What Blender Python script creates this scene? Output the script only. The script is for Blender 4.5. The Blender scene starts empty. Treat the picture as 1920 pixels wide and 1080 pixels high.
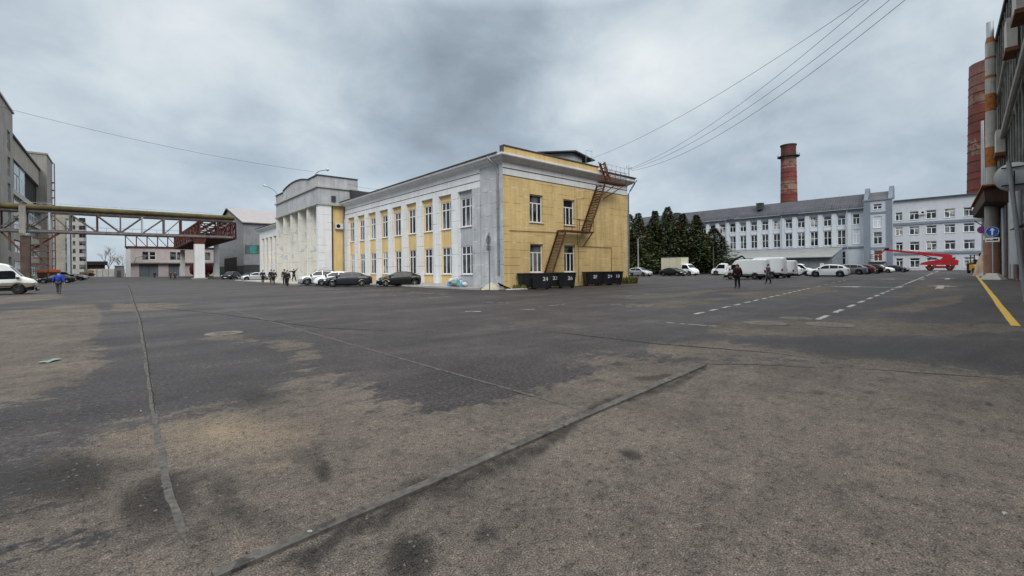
import bpy, math, random
import numpy as np
from mathutils import Vector, Matrix
R = math.radians
random.seed(7)
SC = bpy.context.scene
COL = SC.collection
# ------------------------------------------------------------------ camera
# the grid: +Y runs up the left road (long facade), +X up the right road, origin under the camera
FPX, CAMH, HOR, ROLL = 831.0, 1.65, 503.0, R(0.65)
YAW = math.atan((960 - 225.0) / FPX)
FW = Vector((math.sin(YAW), math.cos(YAW), 0)); RT = Vector((math.cos(YAW), -math.sin(YAW), 0)); UP = Vector((0, 0, 1))
cd = bpy.data.cameras.new('camera'); cam = bpy.data.objects.new('camera', cd); COL.objects.link(cam); SC.camera = cam
cd.sensor_width = 36; cd.lens = FPX / 1920 * 36; cd.shift_y = -(540 - HOR) / 1920
cd.clip_start = 0.05; cd.clip_end = 6000
cx = RT * math.cos(ROLL) - UP * math.sin(ROLL); cy = RT * math.sin(ROLL) + UP * math.cos(ROLL)
cam.matrix_world = Matrix((( cx.x, cy.x, -FW.x, 0), (cx.y, cy.y, -FW.y, 0), (cx.z, cy.z, -FW.z, CAMH), (0, 0, 0, 1)))
def ray(px, py):
    a = (px - 960) / FPX; b = -(py - HOR) / FPX
    return FW + cx * a + cy * b
def gp(px, py, z=0.0):                      # ground point seen at a photo position
    d = ray(px, py); t = (z - CAMH) / d.z; return (d.x * t, d.y * t)
def onX(px, py, X):
    d = ray(px, py); t = X / d.x; return (X, d.y * t, CAMH + d.z * t)
def onY(px, py, Y):
    d = ray(px, py); t = Y / d.y; return (d.x * t, Y, CAMH + d.z * t)

# ------------------------------------------------------------------ sky, sun, exposure
SC.view_settings.view_transform = 'Standard'; SC.view_settings.look = 'None'
SC.view_settings.exposure = 0.22; SC.view_settings.gamma = 1.0; SC.view_settings.use_curve_mapping = False
SUN_EL, SUN_AZ = R(38), R(212)             # azimuth measured from +Y clockwise: the sun stands behind the camera
w = bpy.data.worlds.new('World'); SC.world = w; w.use_nodes = True
def nd(nt, t, **k):
    n = nt.nodes.new(t)
    for a, b in k.items():
        if a.startswith('i_'):
            key = a[2:]
            key = int(key) if key.isdigit() else key.replace('_', ' ')
            n.inputs[key].default_value = b
        else: setattr(n, a, b)
    return n
def mth(nt, op, a, b=None, c=None, clamp=False):
    n = nt.nodes.new('ShaderNodeMath'); n.operation = op; n.use_clamp = clamp
    for i, v in enumerate((a, b, c)):
        if v is None: continue
        if isinstance(v, (int, float)): n.inputs[i].default_value = v
        else: nt.links.new(v, n.inputs[i])
    return n.outputs[0]
def ramp(nt, fac, stops):
    n = nt.nodes.new('ShaderNodeValToRGB'); e = n.color_ramp.elements
    while len(e) > 1: e.remove(e[-1])
    for i, (p, c) in enumerate(stops):
        s = e[0] if i == 0 else e.new(p)
        s.position = p; s.color = (c[0], c[1], c[2], 1) if not isinstance(c, (int, float)) else (c, c, c, 1)
    nt.links.new(fac, n.inputs[0]); return n.outputs[0]
def mixc(nt, f, a, b, mode='MIX'):
    n = nt.nodes.new('ShaderNodeMix'); n.data_type = 'RGBA'; n.blend_type = mode
    for i, v in ((0, f), (6, a), (7, b)):
        if isinstance(v, (int, float)): n.inputs[i].default_value = v
        elif isinstance(v, tuple): n.inputs[i].default_value = (*v[:3], 1)
        else: nt.links.new(v, n.inputs[i])
    return n.outputs[2]
nt = w.node_tree; nt.nodes.clear()
tc = nd(nt, 'ShaderNodeTexCoord'); sep = nd(nt, 'ShaderNodeSeparateXYZ'); nt.links.new(tc.outputs['Generated'], sep.inputs[0])
zc = mth(nt, 'MAXIMUM', sep.outputs[2], 0.0)
den = mth(nt, 'ADD', zc, 0.42)
px_ = mth(nt, 'DIVIDE', sep.outputs[0], den); py_ = mth(nt, 'DIVIDE', sep.outputs[1], den)
cmb = nd(nt, 'ShaderNodeCombineXYZ'); nt.links.new(px_, cmb.inputs[0]); nt.links.new(py_, cmb.inputs[1])
n1 = nd(nt, 'ShaderNodeTexNoise', i_Scale=1.25, i_Detail=8.0, i_Roughness=0.5, i_Distortion=0.2); nt.links.new(cmb.outputs[0], n1.inputs['Vector'])
mp = nd(nt, 'ShaderNodeMapping'); mp.inputs['Location'].default_value = (4.3, 1.7, 0); nt.links.new(cmb.outputs[0], mp.inputs['Vector'])
n2 = nd(nt, 'ShaderNodeTexNoise', i_Scale=3.6, i_Detail=7.0, i_Roughness=0.58, i_Distortion=0.3); nt.links.new(mp.outputs[0], n2.inputs['Vector'])
val = mth(nt, 'ADD', mth(nt, 'MULTIPLY', n1.outputs[0], 0.85), mth(nt, 'SUBTRACT', mth(nt, 'MULTIPLY', n2.outputs[0], 0.52), 0.165))
# the larger cloud masses, each where it hangs in the sky: (photo x, y, size, lift)
for (bx, by, sz, am) in ((1200, 140, .17, .22), (1090, 205, .13, .15), (1330, 90, .16, .08), (960, 60, .22, -.13), (790, 175, .17, -.15), (1090, 45, .20, -.10),
                         (560, 120, .20, .14), (420, 150, .2, .05), (330, 60, .2, .03), (640, 20, .16, -.06), (250, 180, .25, -.05), (430, 225, .15, -.09), (1560, 250, .3, -.05),
                         (1480, 120, .2, -.03), (1750, 130, .25, -.01), (80, 60, .3, .03), (700, 300, .25, .04)):
    d = ray(bx, by).normalized()
    dn = nd(nt, 'ShaderNodeVectorMath', operation='DISTANCE'); dn.inputs[1].default_value = d
    nrm = nd(nt, 'ShaderNodeVectorMath', operation='NORMALIZE'); nt.links.new(tc.outputs['Generated'], nrm.inputs[0]); nt.links.new(nrm.outputs[0], dn.inputs[0])
    q = mth(nt, 'DIVIDE', dn.outputs['Value'], sz)
    g = mth(nt, 'POWER', 2.718, mth(nt, 'MULTIPLY', mth(nt, 'MULTIPLY', q, q), -1.0))
    val = mth(nt, 'ADD', val, mth(nt, 'MULTIPLY', g, am))
cl = ramp(nt, val, ((0.24, (.235, .28, .33)), (0.38, (.325, .39, .45)), (0.50, (.435, .505, .565)), (0.62, (.555, .62, .66)), (0.84, (.73, .77, .785))))
cl = mixc(nt, ramp(nt, zc, ((.0, .45), (.14, .35), (.32, 0))), cl, (.48, .565, .65))      # paler, bluer air low down
# overcast luminance grows towards the zenith (CIE overcast sky), above what the frame shows
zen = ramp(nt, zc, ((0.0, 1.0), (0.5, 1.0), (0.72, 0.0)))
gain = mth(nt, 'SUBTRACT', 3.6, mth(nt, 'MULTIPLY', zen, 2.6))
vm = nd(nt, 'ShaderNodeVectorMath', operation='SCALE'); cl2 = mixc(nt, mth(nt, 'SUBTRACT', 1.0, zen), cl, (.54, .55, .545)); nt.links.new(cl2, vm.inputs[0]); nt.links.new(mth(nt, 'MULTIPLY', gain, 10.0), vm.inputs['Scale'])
sky = nd(nt, 'ShaderNodeTexSky', sky_type='NISHITA', sun_disc=False, sun_elevation=SUN_EL, sun_rotation=SUN_AZ)
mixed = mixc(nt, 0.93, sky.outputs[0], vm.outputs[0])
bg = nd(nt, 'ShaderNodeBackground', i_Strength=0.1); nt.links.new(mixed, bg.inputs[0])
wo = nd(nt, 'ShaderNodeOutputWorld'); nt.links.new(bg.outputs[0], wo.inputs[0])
sl = bpy.data.lights.new('sun', 'SUN'); sl.energy = 1.5; sl.angle = R(28); sl.color = (1, .965, .92)
so = bpy.data.objects.new('sun', sl); COL.objects.link(so)
sd = Vector((math.sin(SUN_AZ) * math.cos(SUN_EL), math.cos(SUN_AZ) * math.cos(SUN_EL), math.sin(SUN_EL)))
so.rotation_euler = sd.to_track_quat('Z', 'Y').to_euler(); so.location = (0, 0, 60)

# ------------------------------------------------------------------ materials
MATS = {}
def M(name, col, rough=.85, var=.18, scale=.6, fine=.1, metal=0., streak=0., spec=.35, bump=0., coat=0., peel=None, peel_at=.62, peel_scale=.8,
      joint=None, jcol=(.25, .25, .25), jplane='X', rusty=None, jl=(.75, .72, .62)):
    if name in MATS: return MATS[name]
    m = bpy.data.materials.new(name); m.use_nodes = True; nt = m.node_tree; b = nt.nodes['Principled BSDF']
    geo = nd(nt, 'ShaderNodeNewGeometry'); P = geo.outputs['Position']
    na = nd(nt, 'ShaderNodeTexNoise', i_Scale=scale, i_Detail=6.0, i_Roughness=.62); nt.links.new(P, na.inputs['Vector'])
    c = mixc(nt, ramp(nt, na.outputs[0], ((.3, 0), (.7, 1))), tuple(x * (1 - var) for x in col), tuple(min(1, x * (1 + var)) for x in col))
    if peel:
        npl = nd(nt, 'ShaderNodeTexNoise', i_Scale=peel_scale, i_Detail=9.0, i_Roughness=.7); nt.links.new(P, npl.inputs['Vector'])
        c = mixc(nt, ramp(nt, npl.outputs[0], ((peel_at, 0), (peel_at + .035, 1))), c, peel)
    if streak:
        mpn = nd(nt, 'ShaderNodeMapping'); mpn.inputs['Scale'].default_value = (2.2, 2.2, .12); nt.links.new(P, mpn.inputs['Vector'])
        ns = nd(nt, 'ShaderNodeTexNoise', i_Scale=1.4, i_Detail=5.0, i_Roughness=.65); nt.links.new(mpn.outputs[0], ns.inputs['Vector'])
        f = ramp(nt, ns.outputs[0], ((.42, 0), (.75, 1)))
        c = mixc(nt, mth(nt, 'MULTIPLY', f, streak), c, rusty or tuple(x * .35 for x in col))
    if fine:
        nf = nd(nt, 'ShaderNodeTexNoise', i_Scale=22.0, i_Detail=3.0); nt.links.new(P, nf.inputs['Vector'])
        c = mixc(nt, 1.0, c, ramp(nt, nf.outputs[0], ((.25, 1 - fine), (.75, 1.0))), 'MULTIPLY')
    if joint:                              # joints cut in the plaster: (block width, block height)
        sp = nd(nt, 'ShaderNodeSeparateXYZ'); nt.links.new(P, sp.inputs[0]); cb = nd(nt, 'ShaderNodeCombineXYZ')
        nt.links.new(sp.outputs[0 if jplane == 'Y' else 1], cb.inputs[0]); nt.links.new(sp.outputs[2], cb.inputs[1])
        br = nd(nt, 'ShaderNodeTexBrick', offset=.5, i_Scale=1.0, i_Mortar_Size=.02, i_Mortar_Smooth=.1, i_Bias=0.0, i_Brick_Width=joint[0], i_Row_Height=joint[1])
        nt.links.new(cb.outputs[0], br.inputs['Vector'])
        nj = nd(nt, 'ShaderNodeTexNoise', i_Scale=.9, i_Detail=4.0); nt.links.new(P, nj.inputs['Vector'])
        jc = mixc(nt, ramp(nt, nj.outputs[0], ((.45, 0), (.6, 1))), jcol, jl)
        keep = ramp(nt, nj.outputs[0], ((.36, .9), (.5, .35), (.62, .9)))
        c = mixc(nt, mth(nt, 'MULTIPLY', br.outputs['Fac'], keep), c, jc)
    nt.links.new(c, b.inputs['Base Color'])
    b.inputs['Roughness'].default_value = rough; b.inputs['Metallic'].default_value = metal
    b.inputs['Specular IOR Level'].default_value = spec
    if coat: b.inputs['Coat Weight'].default_value = coat; b.inputs['Coat Roughness'].default_value = .08
    if bump:
        nb = nd(nt, 'ShaderNodeTexNoise', i_Scale=14.0, i_Detail=5.0); nt.links.new(P, nb.inputs['Vector'])
        bn = nd(nt, 'ShaderNodeBump', i_Strength=bump, i_Distance=.03); nt.links.new(nb.outputs[0], bn.inputs['Height']); nt.links.new(bn.outputs[0], b.inputs['Normal'])
    MATS[name] = m; return m
def glass_mat(name, dark=(.012, .016, .02), light=(.16, .18, .19), cut=.56, scale=.45, rough=.06, spec=.45):
    m = bpy.data.materials.new(name); m.use_nodes = True; nt = m.node_tree; b = nt.nodes['Principled BSDF']
    geo = nd(nt, 'ShaderNodeNewGeometry'); n = nd(nt, 'ShaderNodeTexNoise', i_Scale=scale, i_Detail=2.0); nt.links.new(geo.outputs['Position'], n.inputs['Vector'])
    c = mixc(nt, ramp(nt, n.outputs[0], ((cut - .06, 0), (cut + .06, 1))), dark, light)      # rooms with blinds or curtains behind
    nt.links.new(c, b.inputs['Base Color']); b.inputs['Roughness'].default_value = rough; b.inputs['Specular IOR Level'].default_value = spec
    MATS[name] = m; return m
yellow = M('yellow_plaster', (.76, .555, .25), var=.12, scale=.5, streak=.45, bump=.2, peel=(.50, .45, .36), peel_at=.69, peel_scale=.9, rusty=(.36, .24, .1))
yellow_j = M('yellow_block_plaster', (.755, .555, .255), var=.13, scale=.45, streak=.5, bump=.25, peel=(.53, .46, .34), peel_at=.685, joint=(7., .62), jcol=(.17, .13, .08), jplane='Y', rusty=(.36, .23, .1))
white = M('white_paint', (.78, .79, .80), var=.09, scale=.7, streak=.3, bump=.12, rusty=(.36, .36, .36), peel=(.42, .42, .42), peel_at=.68)
white_j = M('white_block_plaster', (.78, .79, .80), var=.08, scale=.7, streak=.32, bump=.12, joint=(30., .98), jcol=(.16, .17, .18), rusty=(.34, .34, .35), peel=(.42, .42, .41), peel_at=.67)
grey_j = M('bare_grey_plaster', (.50, .515, .535), var=.2, scale=.8, streak=.4, bump=.3, joint=(30., .98), jcol=(.12, .12, .12), peel=(.62, .64, .66), peel_at=.58)
grey_p = M('grey_plaster', (.46, .475, .49), var=.2, scale=.5, streak=.4, bump=.25, peel=(.5, .51, .53), peel_at=.6)
cream_j = M('cream_block_plaster', (.74, .73, .68), var=.1, scale=.6, streak=.35, bump=.2, joint=(30., 1.45), jcol=(.2, .19, .17), peel=(.52, .58, .60), peel_at=.55, rusty=(.5, .38, .22))
bluegrey = M('blue_grey_paint', (.49, .53, .585), var=.06, scale=.4, streak=.14, bump=.3)
bluegrey_d = M('dark_blue_grey_paint', (.20, .235, .28), var=.1, scale=.4, streak=.2, bump=.3)
bluegrey_l = M('pale_blue_grey_paint', (.585, .625, .675), var=.06, scale=.4, streak=.14, bump=.3)
seam_roof = M('seamed_roof_metal', (.085, .09, .105), rough=.7, var=.2, scale=.4, streak=.3, spec=.2)
dark_roof = M('dark_roof_felt', (.05, .05, .053), rough=.8, var=.3)
pink_roof = M('pinkish_roof_metal', (.31, .28, .285), rough=.6, var=.15, streak=.2)
concrete = M('grey_concrete', (.30, .285, .26), var=.2, scale=.35, streak=.55, bump=.35)
concrete_l = M('light_concrete', (.42, .41, .38), var=.16, scale=.9, streak=.3, bump=.3)
concrete_b = M('panel_concrete', (.34, .31, .265), var=.2, scale=.35, streak=.5, bump=.2, joint=(6., 1.2), jcol=(.14, .13, .12))
ruin = M('weathered_concrete', (.145, .145, .13), var=.5, scale=.6, streak=.85, bump=.5, peel=(.34, .33, .29), peel_at=.6)
brick = M('old_brick', (.30, .14, .09), var=.3, scale=1.2, streak=.35, bump=.4, joint=(.5, .16), jcol=(.2, .17, .15), jplane='Y', jl=(.24, .2, .17))
rust = M('rusted_steel', (.13, .05, .028), var=.4, scale=2., streak=.3, bump=.2)
rust_r = M('red_brown_paint', (.085, .027, .022), var=.4, scale=1., streak=.4)
rust_o = M('orange_rust', (.30, .11, .03), var=.45, scale=2.5, streak=.3)
steel_g = M('grey_steel', (.125, .115, .115), rough=.7, var=.35, scale=1., streak=.7, rusty=(.09, .035, .028))
galv = M('galvanised_steel', (.45, .48, .51), rough=.5, var=.12, metal=.4, streak=.2)
pipe_y = M('mossy_pipe_lagging', (.105, .082, .032), var=.4, scale=.6, streak=.3)
pink = M('pinkish_plaster', (.50, .44, .43), var=.1, streak=.3)
shed_w = M('grey_sheet_cladding', (.25, .255, .265), rough=.6, var=.15, streak=.4)
dark_w = M('dark_cladding', (.05, .053, .055), var=.3, streak=.3)
dark = M('near_black', (.008, .008, .009), rough=.9, var=.3)
black_metal = M('black_painted_metal', (.014, .016, .02), rough=.45, var=.4, scale=2., streak=.3, rusty=(.05, .045, .04))
white_f = M('white_window_plastic', (.78, .79, .8), rough=.4, var=.04, fine=0)
white_s = M('white_sill_metal', (.74, .75, .76), rough=.5, var=.06, fine=0)
pane = glass_mat('window_glass')
pane_b = glass_mat('blind_window_glass', light=(.22, .25, .28), cut=.57, scale=.3, dark=(.016, .02, .024))
pane_c = glass_mat('curtained_window_glass', dark=(.05, .05, .05), light=(.38, .37, .34), cut=.47, scale=.9); pane_d = glass_mat('dark_window_glass', dark=(.008, .01, .012), light=(.05, .06, .06), cut=.55, scale=1.2, spec=.6); pane_g = glass_mat('factory_glass', dark=(.04, .06, .06), light=(.20, .25, .25), cut=.5, scale=.7, rough=.12)
teal = M('teal_net', (.05, .22, .20), var=.2)
asphalt_p = M('seam_bitumen', (.080, .074, .069), rough=.9, var=.4, scale=5., fine=.5, spec=.15, peel=(.115, .107, .096), peel_at=.57, peel_scale=6.); seam_l = M('dusty_seam', (.118, .112, .104), rough=.9, var=.3, scale=4., fine=.5, spec=.12, peel=(.062, .058, .055), peel_at=.58, peel_scale=5.); scuff = M('faint_scuff', (.14, .13, .118), var=.2, scale=5., fine=.4, spec=.1)
bitumen = M('dark_bitumen', (.022, .0205, .021), rough=.85, var=.4, scale=5., fine=.5, spec=.12, peel=(.05, .045, .042), peel_at=.56, peel_scale=7.)
mark_w = M('worn_white_paint', (.44, .435, .41), var=.25, scale=2., fine=.35, peel=(.11, .10, .095), peel_at=.53, peel_scale=5.)
mark_f = M('faded_white_paint', (.30, .285, .26), var=.25, scale=2., fine=.4, peel=(.07, .062, .06), peel_at=.5, peel_scale=3.5); mark_y = M('yellow_road_paint', (.55, .36, .05), var=.15, scale=2., fine=.3, peel=(.14, .11, .06), peel_at=.62, peel_scale=4.)
chim_r = M('red_chimney_brick', (.185, .050, .036), var=.35, scale=.3, streak=.6, rusty=(.06, .03, .025), joint=(40., 1.3), jcol=(.08, .04, .035), jl=(.10, .06, .05))
chim_w = M('faded_white_band', (.26, .16, .12), var=.3, scale=.3, streak=.6, rusty=(.10, .05, .04), peel=(.17, .055, .04), peel_at=.5, peel_scale=.35, joint=(40., 1.3), jcol=(.1, .06, .05), jl=(.3, .22, .18))
chim_d = M('sooty_brick', (.10, .035, .03), var=.4, scale=.4, streak=.5)
tyre = M('tyre_rubber', (.012, .012, .012), rough=.85, var=.2)
rim_m = M('alloy_rim', (.42, .43, .44), rough=.35, metal=.7, var=.1)
rim_d = M('dirty_rim', (.10, .095, .09), rough=.6, metal=.3, var=.2)
trim = M('black_trim', (.013, .013, .014), rough=.6, var=.2)
carglass = glass_mat('car_glass', dark=(.005, .006, .007), light=(.014, .016, .018), cut=.6, scale=1.2, rough=.07, spec=.16)
lamp_c = M('headlight_lens', (.62, .65, .68), rough=.12, var=.1, fine=0)
lamp_r = M('tail_light_lens', (.28, .012, .012), rough=.2, var=.1, fine=0)
plate_m = M('number_plate', (.66, .66, .64), rough=.5, var=.05, fine=0)
bark = M('bark', (.10, .075, .055), var=.3, scale=4., bump=.4)
skin = M('skin', (.46, .27, .19), rough=.6, var=.05, fine=0)
def paint(name, col, rough=.3, metal=.0):
    return M(name, col, rough=rough, var=.05, fine=.03, metal=metal, coat=.3 if max(col) > .1 else .18, spec=.4 if max(col) > .1 else .25)
def mud_mat():
    m = M('van_paint_with_dried_mud', (.70, .72, .70), rough=.45, var=.05, fine=.05); nt = m.node_tree; b = nt.nodes['Principled BSDF']; src = b.inputs['Base Color'].links[0].from_socket
    geo = nd(nt, 'ShaderNodeNewGeometry'); sp = nd(nt, 'ShaderNodeSeparateXYZ'); nt.links.new(geo.outputs['Position'], sp.inputs[0]); n = nd(nt, 'ShaderNodeTexNoise', i_Scale=2.2, i_Detail=6.0); nt.links.new(geo.outputs['Position'], n.inputs['Vector'])
    f = ramp(nt, mth(nt, 'ADD', sp.outputs[2], mth(nt, 'MULTIPLY', mth(nt, 'SUBTRACT', n.outputs[0], .5), .5)), ((.88, 1), (.98, 0)))      # splashed up to the rub strip
    nt.links.new(mixc(nt, mth(nt, 'MULTIPLY', f, .9), src, (.16, .125, .075)), b.inputs['Base Color']); return m
def leaf_mat(name, a, b):
    m = bpy.data.materials.new(name); m.use_nodes = True; nt = m.node_tree; p = nt.nodes['Principled BSDF']
    geo = nd(nt, 'ShaderNodeNewGeometry'); n = nd(nt, 'ShaderNodeTexNoise', i_Scale=.9, i_Detail=4.0); nt.links.new(geo.outputs['Position'], n.inputs['Vector'])
    c = mixc(nt, ramp(nt, mth(nt, 'ADD', mth(nt, 'MULTIPLY', geo.outputs['Random Per Island'], .45), mth(nt, 'MULTIPLY', n.outputs[0], .6)), ((.25, 0), (.8, 1))), a, b)
    nt.links.new(c, p.inputs['Base Color']); p.inputs['Roughness'].default_value = .75; p.inputs['Specular IOR Level'].default_value = .15
    return m
leaf = leaf_mat('conifer_needles', (.030, .048, .020), (.105, .135, .060))
leaf_br = leaf_mat('browned_needles', (.06, .034, .014), (.15, .078, .03))
leaf_w = leaf_mat('weed_leaves', (.07, .08, .02), (.2, .17, .05))

# ------------------------------------------------------------------ mesh builder
def wloc(o):
    v = Vector((0, 0, 0))
    while o is not None: v = v + o.location; o = o.parent
    return v
class MB:
    def __init__(s): s.v = []; s.f = []; s.m = []; s.k = 0
    def add(s, vs, fs):
        n = len(s.v); s.v += [tuple(x) for x in vs]; s.f += [tuple(i + n for i in f) for f in fs]; s.m += [s.k] * len(fs); return s
    def box(s, x0, x1, y0, y1, z0, z1):
        return s.add([(x0, y0, z0), (x1, y0, z0), (x1, y1, z0), (x0, y1, z0), (x0, y0, z1), (x1, y0, z1), (x1, y1, z1), (x0, y1, z1)],
                     [(0, 3, 2, 1), (4, 5, 6, 7), (0, 1, 5, 4), (1, 2, 6, 5), (2, 3, 7, 6), (3, 0, 4, 7)])
    def fbox(s, F, u0, u1, d0, d1, z0, z1):        # box in a wall frame F=(origin, tangent, outward normal)
        P = []
        for z in (z0, z1):
            for (u, d) in ((u0, d0), (u1, d0), (u1, d1), (u0, d1)): P.append(fpt(F, u, d, z))
        return s.add(P, [(0, 3, 2, 1), (4, 5, 6, 7), (0, 1, 5, 4), (1, 2, 6, 5), (2, 3, 7, 6), (3, 0, 4, 7)])
    def bar(s, a, b, w, h=None, n=4):              # bar between two points; n=4 square, else round
        a = Vector(a); b = Vector(b); d = (b - a)
        if d.length < 1e-6: return s
        d.normalize(); up = Vector((0, 0, 1)) if abs(d.z) < .95 else Vector((1, 0, 0))
        x = d.cross(up).normalized(); y = x.cross(d); h = h or w
        if n == 4: ring = [(x * (sx * w / 2) + y * (sy * h / 2)) for sx, sy in ((-1, -1), (1, -1), (1, 1), (-1, 1))]
        else: ring = [x * (w / 2 * math.cos(2 * math.pi * i / n)) + y * (h / 2 * math.sin(2 * math.pi * i / n)) for i in range(n)]
        return s.add([a + r for r in ring] + [b + r for r in ring], [(i, (i + 1) % n, n + (i + 1) % n, n + i) for i in range(n)] + [tuple(range(n))[::-1], tuple(range(n, 2 * n))])
    def tube(s, pts, r, n=8):
        pts = [Vector(p) for p in pts]; rr = r if isinstance(r, (list, tuple)) else [r] * len(pts); rings = []
        for i, p in enumerate(pts):
            d = (pts[min(i + 1, len(pts) - 1)] - pts[max(i - 1, 0)]).normalized()
            up = Vector((0, 0, 1)) if abs(d.z) < .93 else Vector((1, 0, 0))
            x = d.cross(up).normalized(); y = x.cross(d)
            rings += [p + x * (rr[i] * math.cos(2 * math.pi * k / n)) + y * (rr[i] * math.sin(2 * math.pi * k / n)) for k in range(n)]
        fs = [(i * n + k, i * n + (k + 1) % n, (i + 1) * n + (k + 1) % n, (i + 1) * n + k) for i in range(len(pts) - 1) for k in range(n)]
        fs += [tuple(range(n))[::-1], tuple(range((len(pts) - 1) * n, len(pts) * n))]
        return s.add(rings, fs)
    def lathe(s, prof, c=(0, 0, 0), n=24, axis='Z'):
        vs = []
        for (r, z) in prof:
            for k in range(n):
                a = 2 * math.pi * k / n; x, y = r * math.cos(a), r * math.sin(a)
                v = {'Z': (x, y, z), 'Y': (x, z, y), 'X': (z, x, y)}[axis]
                vs.append((c[0] + v[0], c[1] + v[1], c[2] + v[2]))
        fs = [(i * n + k, i * n + (k + 1) % n, (i + 1) * n + (k + 1) % n, (i + 1) * n + k) for i in range(len(prof) - 1) for k in range(n)]
        fs += [tuple(range(n))[::-1], tuple(range((len(prof) - 1) * n, len(prof) * n))]
        return s.add(vs, fs)
    def prism(s, poly, ext):                       # polygon of 3-D points swept along a vector
        n = len(poly); e = Vector(ext); A = [Vector(p) for p in poly]
        return s.add(A + [p + e for p in A], [tuple(range(n))[::-1], tuple(range(n, 2 * n))] + [(i, (i + 1) % n, n + (i + 1) % n, n + i) for i in range(n)])
    def quad(s, a, b, c, d): return s.add([a, b, c, d], [(0, 1, 2, 3)])
    def build(s, name, mat, parent=None, smooth=False, normals=True):
        me = bpy.data.meshes.new(name); off = wloc(parent) if parent is not None else Vector((0, 0, 0))
        me.from_pydata([(v[0] - off.x, v[1] - off.y, v[2] - off.z) for v in s.v], [], s.f)
        for m in (mat if isinstance(mat, (list, tuple)) else [mat]): me.materials.append(m)
        if isinstance(mat, (list, tuple)): me.polygons.foreach_set('material_index', s.m)
        if normals:
            import bmesh
            bm = bmesh.new(); bm.from_mesh(me); bmesh.ops.recalc_face_normals(bm, faces=bm.faces); bm.to_mesh(me); bm.free()
        if smooth:
            me.polygons.foreach_set('use_smooth', [True] * len(me.polygons))
            if smooth != 'all': me.set_sharp_from_angle(angle=R(38))
        me.update()
        o = bpy.data.objects.new(name, me); COL.objects.link(o)
        if parent is not None: o.parent = parent
        return o
def fpt(F, u, d, z): o, t, n = F; return (o[0] + t[0] * u + n[0] * d, o[1] + t[1] * u + n[1] * d, z)
def tag(o, label=None, cat=None, group=None, kind=None):
    if label: o['label'] = label
    if cat: o['category'] = cat
    if group: o['group'] = group
    if kind: o['kind'] = kind
    return o
def empty(name, loc, label, cat, group=None, rz=0):
    o = bpy.data.objects.new(name, None); o.empty_display_size = .3; COL.objects.link(o); o.location = loc; o.rotation_euler = (0, 0, rz)
    return tag(o, label, cat, group)
def struct(o): o['kind'] = 'structure'; return o
def copy_tree(o, parent=None):
    c = o.copy(); COL.objects.link(c)
    if parent is not None: c.parent = parent
    for ch in list(o.children): copy_tree(ch, c)
    return c
def wall_holes(mb, F, u0, u1, z0, z1, holes, depth, thick=None):
    us = sorted({u0, u1, *[h[0] for h in holes], *[h[1] for h in holes]}); zs = sorted({z0, z1, *[h[2] for h in holes], *[h[3] for h in holes]})
    us = [u for u in us if u0 <= u <= u1]; zs = [z for z in zs if z0 <= z <= z1]
    for i in range(len(us) - 1):
        run = None
        for j in range(len(zs) - 1):
            cu, cz = (us[i] + us[i + 1]) / 2, (zs[j] + zs[j + 1]) / 2
            solid = not any(h[0] < cu < h[1] and h[2] < cz < h[3] for h in holes)
            if solid and run is None: run = zs[j]
            if run is not None and (not solid or j == len(zs) - 2):
                top = zs[j + 1] if solid else zs[j]
                mb.quad(fpt(F, us[i], 0, run), fpt(F, us[i + 1], 0, run), fpt(F, us[i + 1], 0, top), fpt(F, us[i], 0, top)); run = None
    for (a, b, c, d) in holes:
        for (p, q) in (((a, c), (a, d)), ((a, d), (b, d)), ((b, d), (b, c)), ((b, c), (a, c))):
            mb.quad(fpt(F, p[0], 0, p[1]), fpt(F, q[0], 0, q[1]), fpt(F, q[0], -depth, q[1]), fpt(F, p[0], -depth, p[1]))
def window(parent, F, u0, u1, z0, z1, d=-.2, fw=.075, transom=.70, mull=(1 / 3, 2 / 3), top_mull=(), bars=(), frame=None, glass=None, sill=True, sill_m=None):
    f = MB(); t = .07; zt = z0 + (z1 - z0) * transom if transom else z1
    f.fbox(F, u0, u0 + fw, d, d + t, z0, z1); f.fbox(F, u1 - fw, u1, d, d + t, z0, z1)
    f.fbox(F, u0 + fw, u1 - fw, d, d + t, z0, z0 + fw); f.fbox(F, u0 + fw, u1 - fw, d, d + t, z1 - fw, z1)
    if transom: f.fbox(F, u0 + fw, u1 - fw, d, d + t, zt - fw / 2, zt + fw / 2)
    for m in mull:
        u = u0 + (u1 - u0) * m; f.fbox(F, u - fw * .6, u + fw * .6, d, d + t, z0 + fw, (zt - fw / 2) if transom else z1 - fw)
    for m in top_mull:
        u = u0 + (u1 - u0) * m; f.fbox(F, u - fw * .5, u + fw * .5, d, d + t, zt + fw / 2, z1 - fw)
    for q in bars:
        z = z0 + (z1 - z0) * q; f.fbox(F, u0 + fw, u1 - fw, d, d + t * .7, z - fw * .4, z + fw * .4)
    o = f.build('window', frame or white_f, parent)
    p = MB(); p.fbox(F, u0 + .01, u1 - .01, d + .01, d + .03, z0 + .01, z1 - .01); p.build('pane', glass or pane, o)
    if sill:
        q = MB(); q.fbox(F, u0 - .06, u1 + .06, d + .03, .1, z0 - .06, z0 - .002); q.build('sill', sill_m or white_s, o)
    return o
def loc0(x, y, z=0): return (x, y, z)

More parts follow.
